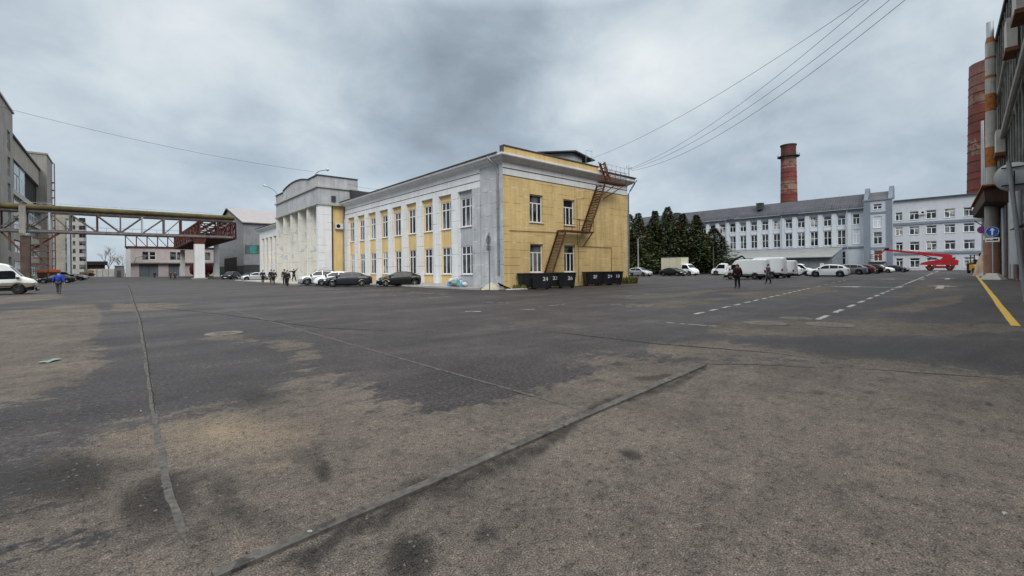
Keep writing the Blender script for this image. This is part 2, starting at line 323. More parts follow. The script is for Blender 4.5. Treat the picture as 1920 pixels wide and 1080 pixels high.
# ================================================================== GROUND
def hash2(i, j, seed):
    h = (i.astype(np.int64) * 374761393 + j.astype(np.int64) * 668265263 + seed * 1442695041) & 0x7fffffff
    h = ((h ^ (h >> 13)) * 1274126177) & 0x7fffffff
    return ((h ^ (h >> 16)) & 0xffff) / 65535.0
def vnoise(x, y, seed=0):
    i = np.floor(x); j = np.floor(y); u = x - i; v = y - j; u = u * u * (3 - 2 * u); v = v * v * (3 - 2 * v)
    return (hash2(i, j, seed) * (1 - u) + hash2(i + 1, j, seed) * u) * (1 - v) + (hash2(i, j + 1, seed) * (1 - u) + hash2(i + 1, j + 1, seed) * u) * v
def fbm(x, y, seed=0, o=4):
    s = 0; a = .5; t = 0
    for k in range(o): s = s + a * vnoise(x * 2 ** k, y * 2 ** k, seed + k * 17); t += a; a *= .55
    return s / t
def graded(lo, segs):
    out = [lo]
    for (to, step) in segs:
        while out[-1] < to - 1e-6: out.append(min(to, out[-1] + step))
    return out
xs = np.array([-3000, -1200, -500, -200, -100] + graded(-60, [(-6, 2.), (-1, .5), (9, .085), (20, .16), (45, .4), (110, 1.), (200, 4.)]) + [300, 600, 1500, 3000])
ys = np.array([-3000, -1000, -300, -80, -30] + graded(-12, [(-2, .6), (9, .085), (20, .16), (45, .4), (110, 1.), (220, 4.)]) + [320, 600, 1500, 3000])
GX, GY = np.meshgrid(xs, ys); gx, gy = GX.ravel(), GY.ravel()
def inside(poly, x, y):
    r = np.zeros(x.shape, bool); n = len(poly)
    for i in range(n):
        x0, y0 = poly[i]; x1, y1 = poly[(i + 1) % n]
        if y0 == y1: continue
        c = ((y0 > y) != (y1 > y)) & (x < (x1 - x0) * (y - y0) / (y1 - y0) + x0); r ^= c
    return r
dist = np.sqrt(gx ** 2 + gy ** 2); amp = np.clip(dist * .045, .12, 1.6)
wx = gx + amp * (fbm(gx / (amp * 3), gy / (amp * 3), 3, 5) - .5) * 3.2; wy = gy + amp * (fbm(gx / (amp * 3), gy / (amp * 3), 31, 5) - .5) * 3.2
def poly_px(pts): return [gp(*p) for p in pts]
dry_polys = [
    [(-900, 640), (-100, 606), (40, 588), (120, 572), (185, 567), (205, 585), (196, 615), (203, 650), (212, 668), (180, 700), (140, 720), (95, 740), (52, 768), (36, 795), (60, 826), (10, 850), (-900, 900)],
    [(515, 655), (560, 662), (600, 684), (655, 700), (700, 722), (748, 738), (800, 752), (865, 770), (930, 764), (960, 745), (1005, 735), (1080, 716), (1140, 694), (1098, 668), (1085, 655), (1130, 652), (1190, 672), (1260, 682),
     (1330, 680), (1450, 684), (1560, 690), (1700, 700), (1920, 718), (2600, 760), (3600, 1300), (900, 1900), (-300, 1500), (-100, 1100), (80, 940), (150, 860), (175, 822), (230, 795), (290, 778), (360, 772), (430, 760), (500, 756), (523, 735), (512, 700), (518, 680)],
    [(490, 640), (545, 640), (590, 668), (600, 690), (560, 680), (520, 668)], [(392, 662), (440, 665), (436, 672), (395, 672)], [(448, 684), (500, 688), (502, 698), (452, 698)],
    [(1212, 646), (1290, 640), (1400, 648), (1540, 660), (1500, 676), (1410, 672), (1330, 676), (1270, 668), (1232, 660)], [(1540, 664), (1640, 664), (1760, 684), (1880, 702), (1960, 714), (1700, 696), (1560, 682)],
    [(1315, 622), (1370, 606), (1480, 596), (1600, 596), (1700, 602), (1800, 606), (1930, 610), (1990, 628), (1830, 628), (1680, 622), (1570, 626), (1480, 628), (1410, 632), (1345, 630)],
    [(1600, 580), (1680, 566), (1760, 554), (1820, 552), (1800, 566), (1730, 574), (1700, 584)], [(1620, 556), (1700, 540), (1790, 528), (1800, 536), (1740, 546), (1690, 556)],
    [(1180, 572), (1250, 566), (1330, 562), (1390, 560), (1360, 570), (1260, 578)], [(1360, 552), (1460, 545), (1560, 536), (1600, 538), (1500, 552), (1420, 560)], [(1160, 556), (1300, 546), (1400, 543), (1320, 552), (1220, 560)],
    [(230, 566), (330, 570), (300, 580), (240, 582)], [(330, 632), (420, 628), (500, 634), (470, 642), (380, 642)],
    [(-400, 572), (0, 556), (110, 552), (60, 566), (-60, 585)],
]
dry = np.zeros(gx.shape)
for p in dry_polys: dry = np.maximum(dry, inside(poly_px(p), wx, wy).astype(float))
def blob(px, py, rx, ry, soft=.5):
    c = np.array(gp(px, py)); ex = np.array(gp(px + rx, py)) - c; ey = np.array(gp(px, py - ry)) - c
    D = np.array([[ex[0], ey[0]], [ex[1], ey[1]]]); I = np.linalg.inv(D)
    qx = I[0, 0] * (wx - c[0]) + I[0, 1] * (wy - c[1]); qy = I[1, 0] * (wx - c[0]) + I[1, 1] * (wy - c[1])
    return np.clip((1.0 - np.sqrt(qx ** 2 + qy ** 2)) / soft, 0, 1)
stain = np.zeros(gx.shape)
for (px, py, rx, ry, a) in ((120, 900, 150, 45, .7), (230, 860, 90, 25, .5), (60, 960, 90, 40, .4), (420, 960, 110, 40, .5), (150, 880, 110, 55, .75), (290, 930, 70, 60, .8), (400, 920, 80, 45, .5), (600, 880, 55, 30, .85), (560, 855, 80, 30, .35), (1205, 848, 28, 13, .95), (790, 1040, 75, 50, .9), (925, 995, 40, 22, .7), (560, 1060, 90, 30, .5),
                            (350, 1010, 60, 30, .5), (40, 905, 60, 40, .5), (470, 740, 60, 25, .6), (400, 720, 140, 45, .3), (1795, 788, 30, 8, .5), (830, 915, 120, 30, .6), (980, 845, 70, 20, .4), (700, 985, 120, 25, .5), (1600, 955, 90, 25, .3),
                            (1650, 650, 300, 22, .55), (1850, 670, 120, 20, .5), (1130, 720, 60, 6, .35), (1245, 705, 60, 8, .6), (1750, 590, 160, 16, .4), (1500, 640, 150, 8, .5), (950, 800, 60, 8, .35), (1335, 1000, 60, 10, .3)):
    stain = np.maximum(stain, a * blob(px, py, rx, ry, .7))
for k in range(46):
    t_ = k / 45; A_ = [(520, 1052), (600, 1018), (730, 958), (890, 886), (1005, 830), (1098, 780), (1205, 737), (1310, 694)]; f_ = t_ * 6.999; q_ = int(f_); f_ -= q_
    px, py = A_[q_][0] + (A_[q_ + 1][0] - A_[q_][0]) * f_, A_[q_][1] + (A_[q_ + 1][1] - A_[q_][1]) * f_; k_ = (py - 500) / 400
    stain = np.maximum(stain, (.5 + .4 * math.sin(k * 1.7) ** 2) * blob(px + 6 * k_, py + 5 * k_, 40 * k_ + 6, 11 * k_ + 2, .8))
rs = random.Random(21)
for _ in range(150):
    px, py = rs.uniform(-20, 1940), rs.uniform(640, 1075); k = (py - 500) / 400; r_ = rs.uniform(8, 40) * k
    stain = np.maximum(stain, rs.uniform(.25, .6) * blob(px, py, r_ * rs.uniform(1., 2.2), r_ * .35, .9))
sand = np.zeros(gx.shape)
for (px, py, rx, ry, a) in ((420, 812, 190, 40, .75), (390, 815, 130, 32, .9), (470, 800, 90, 18, .6), (330, 840, 60, 20, .5), (500, 875, 45, 12, .5), (1650, 870, 50, 12, .3), (1830, 720, 80, 10, .35), (470, 1030, 80, 12, .5), (240, 800, 60, 14, .4), (1200, 770, 90, 8, .25)):
    sand = np.maximum(sand, a * blob(px, py, rx, ry, .8))
def blur(a, k):
    a = a.reshape(len(ys), len(xs))
    for ax in (0, 1):
        for _ in range(2):
            p = np.pad(a, [(k, k) if i == ax else (0, 0) for i in (0, 1)], mode='edge'); c = np.cumsum(p, axis=ax); c = np.concatenate([np.zeros_like(np.take(c, [0], axis=ax)), c], axis=ax); n_ = a.shape[ax]
            a = (np.take(c, range(2 * k + 1, 2 * k + 1 + n_), axis=ax) - np.take(c, range(0, n_), axis=ax)) / (2 * k + 1)
    return a.ravel()
dry = np.where(dist < 9, blur(dry, 6), np.where(dist < 20, blur(dry, 3), blur(dry, 1)))
big = fbm(gx / 9, gy / 9, 5, 4)
me = bpy.data.meshes.new('ground'); nx, ny = len(xs), len(ys)
gz = np.zeros(gx.shape)
me.vertices.add(nx * ny); me.vertices.foreach_set('co', np.stack([gx, gy, gz], 1).ravel())
ii, jj = np.meshgrid(np.arange(nx - 1), np.arange(ny - 1)); q = (jj * nx + ii).ravel()
quads = np.stack([q, q + 1, q + 1 + nx, q + nx], 1); nq = len(quads)
me.loops.add(nq * 4); me.loops.foreach_set('vertex_index', quads.ravel().astype(np.int32)); me.polygons.add(nq)
me.polygons.foreach_set('loop_start', (np.arange(nq) * 4).astype(np.int32)); me.update(calc_edges=True)
ca = me.color_attributes.new('soil', 'FLOAT_COLOR', 'POINT')
ca.data.foreach_set('color', np.stack([dry, stain, sand, big], 1).ravel().astype(np.float32))
ground = struct(bpy.data.objects.new('ground', me)); COL.objects.link(ground)
def ground_mat():
    m = bpy.data.materials.new('patched_asphalt'); m.use_nodes = True; nt = m.node_tree; b = nt.nodes['Principled BSDF']
    at = nd(nt, 'ShaderNodeAttribute', attribute_name='soil'); sp = nd(nt, 'ShaderNodeSeparateColor'); nt.links.new(at.outputs['Color'], sp.inputs[0])
    geo = nd(nt, 'ShaderNodeNewGeometry'); P = geo.outputs['Position']
    def noise(sc, det=4., rough=.6, vec=None, dis=0.):
        n = nd(nt, 'ShaderNodeTexNoise', i_Scale=sc, i_Detail=det, i_Roughness=rough, i_Distortion=dis); nt.links.new(vec or P, n.inputs['Vector']); return n.outputs[0]
    # drainage runs across the yard: noise drawn out along one ground direction
    mp = nd(nt, 'ShaderNodeMapping'); mp.inputs['Rotation'].default_value = (0, 0, R(41.5)); mp.inputs['Scale'].default_value = (.16, .9, 1); nt.links.new(P, mp.inputs['Vector'])
    run = noise(.42, 6., .65, mp.outputs[0], .3); run2 = noise(1.6, 5., .7, mp.outputs[0])
    edge = noise(2.6, 9., .78, None, .4); med = noise(.6, 7., .68); mott = noise(4.5, 6., .7); clump = noise(21., 4., .7); grain = noise(95., 2., .6)
    dv = mth(nt, 'ADD', sp.outputs[0], mth(nt, 'MULTIPLY', mth(nt, 'SUBTRACT', edge, .5), 2.1)); dv = mth(nt, 'ADD', dv, mth(nt, 'MULTIPLY', mth(nt, 'SUBTRACT', run2, .5), 1.9)); dv = mth(nt, 'ADD', dv, mth(nt, 'MULTIPLY', mth(nt, 'SUBTRACT', run, .5), .9))
    dryf = ramp(nt, dv, ((.47, 0), (.54, 1)))
    dryc = ramp(nt, med, ((.3, (.072, .062, .054)), (.5, (.101, .087, .075)), (.7, (.130, .112, .094))))
    dryc = mixc(nt, ramp(nt, mott, ((.35, .55), (.5, 0))), dryc, (.040, .036, .034))
    dryc = mixc(nt, ramp(nt, mott, ((.58, 0), (.72, .5))), dryc, (.172, .152, .124))
    wetc = ramp(nt, mth(nt, 'ADD', mth(nt, 'MULTIPLY', med, .5), mth(nt, 'MULTIPLY', run, .5)), ((.38, (.021, .0185, .0195)), (.49, (.035, .0305, .0315)), (.58, (.057, .050, .048)), (.67, (.092, .079, .070))))
    wetc = mixc(nt, ramp(nt, clump, ((.5, 0), (.68, .5))), wetc, (.098, .088, .080)); wetc = mixc(nt, ramp(nt, mott, ((.36, .6), (.48, 0))), wetc, (.020, .018, .019))
    c = mixc(nt, dryf, wetc, dryc)
    c = mixc(nt, mth(nt, 'MULTIPLY', sp.outputs[2], ramp(nt, edge, ((.3, .35), (.7, 1.0)))), c, (.225, .175, .122))
    stf = mth(nt, 'MULTIPLY', ramp(nt, mth(nt, 'ADD', sp.outputs[1], mth(nt, 'MULTIPLY', mth(nt, 'SUBTRACT', mth(nt, 'ADD', mth(nt, 'MULTIPLY', edge, .5), mth(nt, 'MULTIPLY', mott, .5)), .5), 1.5)), ((.18, 0), (.55, .72), (.95, .9))), ramp(nt, sp.outputs[1], ((.02, 0), (.15, .85), (.8, 1.0))))
    c = mixc(nt, stf, c, (.021, .0195, .019))
    c = mixc(nt, 1.0, c, ramp(nt, clump, ((.30, .32), (.45, .95), (.6, 1.1), (.72, 1.9))), 'MULTIPLY')
    c = mixc(nt, 1.0, c, ramp(nt, grain, ((.28, .25), (.5, 1.0), (.72, 2.1))), 'MULTIPLY')
    vs = nd(nt, 'ShaderNodeTexVoronoi', i_Scale=9., i_Randomness=1.); nt.links.new(P, vs.inputs['Vector'])      # loose pale grit
    c = mixc(nt, mth(nt, 'MULTIPLY', ramp(nt, vs.outputs['Distance'], ((.05, .8), (.075, 0))), ramp(nt, med, ((.5, 0), (.6, 1)))), c, (.30, .28, .25))
    nt.links.new(c, b.inputs['Base Color'])
    rg = mth(nt, 'SUBTRACT', mth(nt, 'ADD', mth(nt, 'MULTIPLY', dryf, .2), .74), mth(nt, 'MULTIPLY', run, .22))
    nt.links.new(rg, b.inputs['Roughness']); nt.links.new(mth(nt, 'SUBTRACT', .17, mth(nt, 'MULTIPLY', dryf, .09)), b.inputs['Specular IOR Level'])
    bn = nd(nt, 'ShaderNodeBump', i_Strength=.5, i_Distance=.010)
    nt.links.new(mth(nt, 'ADD', mth(nt, 'MULTIPLY', grain, .4), mth(nt, 'MULTIPLY', clump, .8)), bn.inputs['Height']); nt.links.new(bn.outputs[0], b.inputs['Normal'])
    return m
me.materials.append(ground_mat())

def strip(name, pts, w, mat, z=.004, jit=.25, step=.25, px=True, taper=False, skirt=False):
    P = [Vector((*gp(*p), 0)) if px else Vector((*p, 0)) for p in pts]; Q = []
    for i in range(len(P) - 1):
        n = max(1, int((P[i + 1] - P[i]).length / step))
        for k in range(n): Q.append(P[i].lerp(P[i + 1], k / n))
    Q.append(P[-1]); L = []; Rr = []; ws = w if isinstance(w, (tuple, list)) else (w, w); acc = 0.; sd_ = random.randrange(999)
    for i, p in enumerate(Q):
        if i: acc += (p - Q[i - 1]).length
        d = (Q[min(i + 1, len(Q) - 1)] - Q[max(i - 1, 0)]).normalized(); n = Vector((-d.y, d.x, 0)); ww = ws[0] + (ws[1] - ws[0]) * i / (len(Q) - 1)
        r1, r2, r3 = (float(fbm(np.array([acc / (ww * f_)]), np.array([q_ * 7.3]), sd_, 4)[0]) - .5 for q_, f_ in ((1, 4.), (2, 4.), (3, 9.)))
        if taper: ww *= min(1, (min(i, len(Q) - 1 - i) + .15) / 6)
        c = p + n * r3 * jit * ww * 3
        L.append((*(c + n * ww / 2 * (1 + r1 * jit * 3))[:2], z)); Rr.append((*(c - n * ww / 2 * (1 + r2 * jit * 3))[:2], z))
    m = MB(); k = len(Q); m.add(L + Rr, [(i, k + i, k + i + 1, i + 1) for i in range(k - 1)])
    if skirt:
        for S_ in (L, Rr): m.add(S_ + [(a, b, 0.) for a, b, _ in S_], [(i, i + 1, k + i + 1, k + i) for i in range(k - 1)])
    return struct(m.build(name, mat))
strip('asphalt_seam', [(400, 1084), (500, 1040), (1318, 685)], (.075, .12), seam_l, jit=.05, step=.2, z=.022, skirt=True)
strip('asphalt_seam', [(1090, 768), (500, 601), (420, 577)], (.045, .11), seam_l, jit=.12)
strip('asphalt_crack', [(352, 1024), (318, 930), (290, 790), (272, 660), (262, 600), (240, 535)], (.05, .15), seam_l, jit=.28, step=.05, taper=True)
strip('asphalt_crack', [(292, 780), (274, 657), (264, 600), (241, 535)], (.010, .07), bitumen, z=.008, jit=.8, step=.06, taper=True)
strip('asphalt_seam', [(1322, 683), (1420, 684), (1530, 690)], .06, asphalt_p, jit=.6)
strip('asphalt_crack', [(1545, 688), (1650, 694), (1760, 702), (1850, 708), (1960, 719)], .04, bitumen, jit=.7, taper=True)
strip('asphalt_crack', [(1000, 618), (1100, 630), (1230, 645), (1320, 652), (1450, 662), (1545, 676)], (.05, .05), bitumen, jit=.7, taper=True)
strip('asphalt_crack', [(280, 575), (420, 590), (600, 615), (760, 622)], .05, bitumen, jit=.8, taper=True)
strip('tyre_scuff', [(770, 762), (752, 785), (742, 812), (745, 840), (760, 858), (780, 868)], .008, scuff, jit=.9, step=.05, taper=True)
strip('tyre_scuff', [(860, 920), (900, 955), (980, 1000)], .007, scuff, jit=.9, step=.05, taper=True)
strip('tyre_scuff', [(1850, 715), (1890, 740), (1930, 760)], .02, scuff, jit=.9, step=.08, taper=True)
# painted markings
strip('kerb_line', [(1905, 611), (1878, 578), (1860, 553), (1845, 534), (1830, 515)], (.17, .22), mark_y, jit=.06, step=1.)
def dashes(name, a, b, n, duty, w, mat=mark_w):
    A = Vector((*gp(*a), 0)); B = Vector((*gp(*b), 0)); m = MB(); d = (B - A); u = d.normalized(); nn = Vector((-u.y, u.x, 0)) * w / 2
    for i in range(n):
        p = A + d * (i / n); q = A + d * ((i + duty) / n); m.add([(*(p - nn)[:2], .004), (*(q - nn)[:2], .004), (*(q + nn)[:2], .004), (*(p + nn)[:2], .004)], [(0, 1, 2, 3)])
    return struct(m.build(name, mat))
dashes('lane_line', (1533, 599), (1702, 531), 13, .55, .16); dashes('lane_line', (1702, 531), (1762, 507), 3, .8, .16)
dashes('lane_line', (1303, 589), (1520, 540), 15, .55, .15); dashes('lane_line', (1530, 538), (1590, 524), 5, .5, .15, mark_f)
dashes('parking_line', (600, 548), (880, 560), 9, .3, .12, mark_f); dashes('parking_line', (690, 552), (960, 548), 8, .35, .12, mark_f)
for (a, b) in (((872, 584), (902, 584)), ((977, 580), (1003, 580)), ((1145, 571), (1200, 570)), ((1175, 575), (1225, 574)), ((1250, 605), (1345, 612)), ((1010, 576), (1060, 570)),
               ((1180, 530), (1225, 527)), ((1232, 531), (1290, 526)), ((1285, 522), (1345, 519)), ((1245, 524), (1300, 521)), ((1400, 530), (1470, 527)), ((1480, 534), (1540, 528)), ((800, 559), (840, 556))):
    strip('parking_line', [a, b], .13, mark_f if b[0] - a[0] > 32 else mark_w, jit=.1, step=.6)
for (a, b) in (((1170, 556), (1230, 551)), ((600, 541), (640, 543)), ((765, 548), (840, 552)), ((890, 566), (960, 568))): strip('parking_line', [a, b], .12, mark_f, jit=.3, step=.6)
def arrow(px, py, ang, L=5., bent=False):
    x, y = gp(px, py); a = R(ang); c, s = math.cos(a), math.sin(a)
    pts = [(-L / 2, -.2), (L / 2 - 1.9, -.2), (L / 2 - 1.9, -.85), (L / 2, 0), (L / 2 - 1.9, .85), (L / 2 - 1.9, .17), (-L / 2, .17)]
    m = MB(); m.add([(x + (u * c - v * s), y + (u * s + v * c), .004) for u, v in pts], [(0, 1, 5, 6), (2, 3, 4)])
    if bent: m.add([(x + (u * c - v * s), y + (u * s + v * c), .004) for u, v in ((-L / 2, -.17), (-L / 2, -1.9), (-L / 2 + .34, -1.9), (-L / 2 + .34, -.17))], [(0, 1, 2, 3)])
    struct(m.build('arrow_marking', mark_w))
arrow(1618, 538, 93, 4.2, True); arrow(1763, 538, 3, 6.); arrow(1776, 522.5, 3, 6.); arrow(1682, 523.5, 93, 4.2, True)
struct(MB().box(20.9, 22.28, 28.6, 57.6, -.05, .13).build('pavement', concrete_l)); struct(MB().box(20.74, 20.9, 27.4, 57.6, -.05, .15).build('kerb', concrete_l))
struct(MB().box(15.3, 18.9, 56.8, 92.0, -.05, .14).build('pavement', concrete_l)); struct(MB().box(18.9, 22.3, 80.2, 106.0, -.05, .14).build('pavement', concrete_l))

# manholes, kerb litter
def manhole(px, py, r, lab):
    x, y = gp(px, py); c = empty('manhole_cover', (x, y, 0), lab, 'manhole cover', 'manhole covers in the asphalt')
    MB().lathe([(r * 1.3, .002), (r * 1.3, .009), (r, .010)], (x, y, 0), 28).build('concrete_collar', M('collar_concrete', (.155, .14, .12), var=.25, scale=3., fine=.3), c)
    m = MB().lathe([(r * .97, .004), (r * .97, .014), (r * .9, .016)], (x, y, 0), 28)
    for k in range(5): m.box(x - r * .6, x + r * .6, y + (k - 2) * r * .28 - .03, y + (k - 2) * r * .28 + .03, .015, .022)
    m.build('lid', M('cast_iron', (.125, .112, .095), rough=.7, var=.3, scale=6., metal=.2), c)
manhole(420, 625, .34, 'pale manhole cover beside the long crack on the left road')
manhole(1556, 609, .44, 'manhole cover in a pale round patch at the foot of the dashed lane line')
manhole(1437, 606, .40, 'manhole cover in a faded patch left of the dashed lane line start')
manhole(1492, 597, .34, 'small manhole cover furthest along the dry strip beside the lane dashes')

# ================================================================== YELLOW TWO-STOREY BUILDING
YB = empty('yellow_building', (22.33, 26.21, 0), 'two-storey yellow building with white pilasters, grey portico and rusty fire stair on its end', 'building')
XF, YE = 22.33, 26.21
FL = ((XF, 0, 0), (0, 1, 0), (-1, 0, 0)); FE = ((0, YE, 0), (1, 0, 0), (0, -1, 0))
def facade(y0, nb, grey_first=False):
    """bays from y0 upwards, 3.14 m apart, 2.08 m wide, 0.42 m deep"""
    holes = []; y1 = y0 + nb * 3.14
    for k in range(nb):
        a = y0 + 3.14 * k + .06; holes += [(a, a + 1.9, 5.31, 7.82), (a, a + 1.9, 1.18, 3.66)]
    FR = ((XF + .27, 0, 0), (0, 1, 0), (-1, 0, 0)); m = MB()
    s = y0 + (2.6 if grey_first else -.4)
    wall_holes(m, FR, s, y1 - .7, 0, 8.4, [h for h in holes if h[0] > s], .14); m.build('wall', yellow, YB)
    if grey_first:
        m = MB(); wall_holes(m, FR, y0 - .4, s, 0, 8.4, holes[:2], .14); tag(m.build('wall', grey_p, YB), 'bare grey bay without yellow paint')
    for h in holes: window(YB, FR, *h, d=-.12, fw=.085, transom=.70, mull=(.33, .67), top_mull=(.33, .67), glass=random.choice((pane, pane, pane_c, pane_b, pane_d)))
    for k in range(nb):
        b = y0 + 3.14 * k + 2.08; e = y0 + 3.14 * (k + 1) if k < nb - 1 else b + 1.7
        MB().fbox(FL, b, e, -.3, 0, 0, 8.4).build('pilaster', white_j if not (grey_first and k == 0) else white_j, YB)
facade(30.28, 9, True); facade(80.4, 8)
tag(MB().fbox(FL, 29.16, 30.28, -.3, 0, 0, 8.4).build('pilaster', grey_j, YB), 'bare grey pilaster')
tag(MB().fbox(FL, 26.215, 29.06, -.3, 0, 0, 8.4).build('corner_pier', grey_j, YB), 'bare grey corner pier')
MB().fbox(FL, 29.06, 29.16, -.45, -.06, 0, 9.9).build('joint_strip', grey_p, YB)
tag(MB().fbox(FL, 26.215, 29.06, -.45, .002, 8.4, 9.95).build('frieze', grey_j, YB), 'bare grey frieze')
m = MB().fbox(FL, 29.16, 58.4, -.45, 0, 8.4, 9.95); o = m.build('frieze', white, YB)
m = MB(); m.fbox(FL, 29.16, 58.4, .001, .012, 8.90, 8.96); m.fbox(FL, 29.16, 58.4, .001, .012, 9.50, 9.56); m.build('groove', dark_roof, o)
m = MB().fbox(FL, 78.8, 106.4, -.45, 0, 8.4, 9.95); m.build('frieze', white, YB)
m = MB()                                             # plinth
m.fbox(FL, 26.22, 58.4, 0, .05, 0, .32); m.build('plinth', grey_p, YB)
# end wall
XR = 39.1
EW = [(25.2, 26.74, 5.43, 7.74), (29.32, 30.82, 5.42, 7.72), (25.2, 26.72, 1.28, 3.64), (29.35, 30.87, 1.26, 3.65)]
m = MB(); wall_holes(m, FE, XF + .003, XR, 0, 8.98, EW, .3); m.build('wall', yellow_j, YB)
for h in EW: window(YB, FE, *h, d=-.27, fw=.085, transom=.70, mull=(.33, .67))
m = MB(); m.fbox(FE, XF, XR, -.35, .02, 8.98, 9.95); o = m.build('frieze', white, YB)
m = MB(); m.fbox(FE, XF, XR, .021, .035, 9.46, 9.53); m.fbox(FE, XF, XR, .003, .018, 8.92, 8.978); m.build('groove', dark_roof, o)
m = MB().fbox(FE, XF + .05, XR, 0, .04, 0, .4); m.build('plinth', yellow, YB)
m = MB(); m.quad((XR, YE, 0), (XR, 58, 0), (XR, 58, 10), (XR, YE, 10)); m.build('side_wall', yellow, YB)
# cornice running round the corner
prof = [(.0, 9.9), (.06, 9.98), (.34, 10.12), (.40, 10.20), (.62, 10.30), (.66, 10.36), (.66, 10.50), (.0, 10.52)]
def cornice(path, name='cornice'):
    m = MB(); n = len(prof); rings = [[(f(d)[0], f(d)[1], z) for d, z in prof] for f in path]
    vs = [p for r in rings for p in r]
    fs = [(i * n + k, i * n + (k + 1) % n, (i + 1) * n + (k + 1) % n, (i + 1) * n + k) for i in range(len(rings) - 1) for k in range(n)]
    fs += [tuple(range(n)), tuple(range((len(rings) - 1) * n, len(rings) * n))[::-1]]
    m.add(vs, fs); return m.build(name, white, YB)
cornice([lambda d: (XF - d, 58.4), lambda d: (XF - d, YE - d), lambda d: (XR + d, YE - d), lambda d: (XR + d, 45)])
cornice([lambda d: (XF - d, 106.4 + d), lambda d: (XF - d, 78.8)])
for q in ((21.60, 21.69, 26.1, 58.4, 10.49, 10.6), (21.60, 21.69, 78.8, 107.1, 10.49, 10.6), (39.75, 39.84, 25.5, 45, 10.4, 10.53)): MB().box(*q).build('gutter', dark_roof, YB)
m = MB(); m.box(21.95, 33.6, 25.62, 26.0, 10.515, 11.0); m.build('parapet', yellow, YB)
m = MB(); m.box(21.9, 33.7, 25.55, 26.08, 11.0, 11.08); m.box(21.90, 21.95, 25.6, 26.05, 10.515, 11.0); m.build('parapet_cap', seam_roof, YB)
m = MB(); m.box(33.7, 39.7, 25.62, 25.9, 10.515, 10.7); m.build('parapet', grey_p, YB)
m = MB(); m.box(33.72, 39.75, 25.5, 26.0, 10.7, 10.77); m.build('parapet_cap', seam_roof, YB)
for (a, b) in ((26.1, 58.4), (78.8, 106.9)):           # main roofs, low pitch
    MB().prism([(21.7, a, 10.56), (30.7, a + .0, 10.98), (39.6, a, 10.56)], (0, b - a, 0)).build('roof', dark_roof, YB)
m = MB(); m.add([(23.0, 58.48, 10.6), (34, 58.48, 10.6), (34, 58.48, 12.35), (23.0, 58.48, 12.35), (22.4, 50.0, 10.7), (34, 50, 10.7)], [(0, 1, 2, 3), (0, 3, 4), (1, 5, 2), (3, 2, 5, 4), (0, 4, 5, 1)]); m.build('roof', dark_roof, YB)
# roof housing
hy = 31.0
A = onY(1024, 300, hy); Bp = onY(1091, 310, hy); pk = onY(1073, 285.5, hy); Lp = onY(1001, 287.5, hy); Rp = onY(1109, 303, hy)
m = MB(); m.prism([(A[0], hy, 10.6), (Bp[0], hy, 10.6), (Bp[0], hy, Rp[2] + .12), (pk[0], hy, pk[2] - .08), (A[0], hy, Lp[2] + .2)], (0, 5, 0)); hs = m.build('roof_housing', M('grey_boarding', (.42, .44, .46), var=.15, streak=.4), YB)
m = MB(); m.prism([(Lp[0], hy - .5, Lp[2] - .02), (pk[0], hy - .5, pk[2] - .02), (Rp[0], hy - .5, Rp[2] - .02), (Rp[0], hy - .5, Rp[2] + .1), (pk[0], hy - .5, pk[2] + .12), (Lp[0], hy - .5, Lp[2] + .08)], (0, 6, 0)); m.build('housing_roof', dark_roof, hs)
m = MB()
for k in range(7): m.box(A[0] + .9 + k * .14, A[0] + .97 + k * .14, hy - .04, hy - .005, 11.3, 11.9)
m.build('louvre', galv, hs)
# downpipes
def downpipe(pts, r=.085):
    m = MB().tube(pts, r, 8)
    a, b = Vector(pts[-2]), Vector(pts[-1])
    for k in range(6):
        p = a.lerp(b, k / 6 + .03); m.lathe([(r * 1.35, -.03), (r * 1.35, .03)], p, 10)
    return m.build('downpipe', galv if False else M('dull_zinc', (.25, .27, .29), rough=.5, var=.2, metal=.3, streak=.3), YB, smooth=True)
downpipe([(21.62, 27.25, 10.4), (21.68, 27.1, 10.2), (22.0, 26.9, 9.85), (22.2, 26.75, 9.6), (22.22, 26.72, 9.3), (22.22, 26.72, 1.1)])
downpipe([(39.75, 25.7, 10.35), (39.7, 25.8, 10.1), (39.35, 26.0, 9.5), (39.2, 26.15, 9.1), (39.2, 26.2, .3)])
# wall pipes on the end wall
m = MB(); m.tube([(31.2, 26.15, .3), (31.2, 26.15, 3.6), (36.2, 26.15, 3.58), (36.2, 26.15, .3)], .025, 6); m.tube([(31.1, 26.16, 3.7), (31.1, 26.16, 7.9), (32.1, 26.16, 8.0), (32.1, 26.16, 8.6)], .018, 6)
m.tube([(22.9, 26.16, 4.62), (28.6, 26.16, 4.72)], .02, 6); m.tube([(31.1, 26.16, 6.0), (33, 26.16, 6.0), (33, 26.16, 5.2)], .018, 6); m.build('wall_pipe', rust, YB)

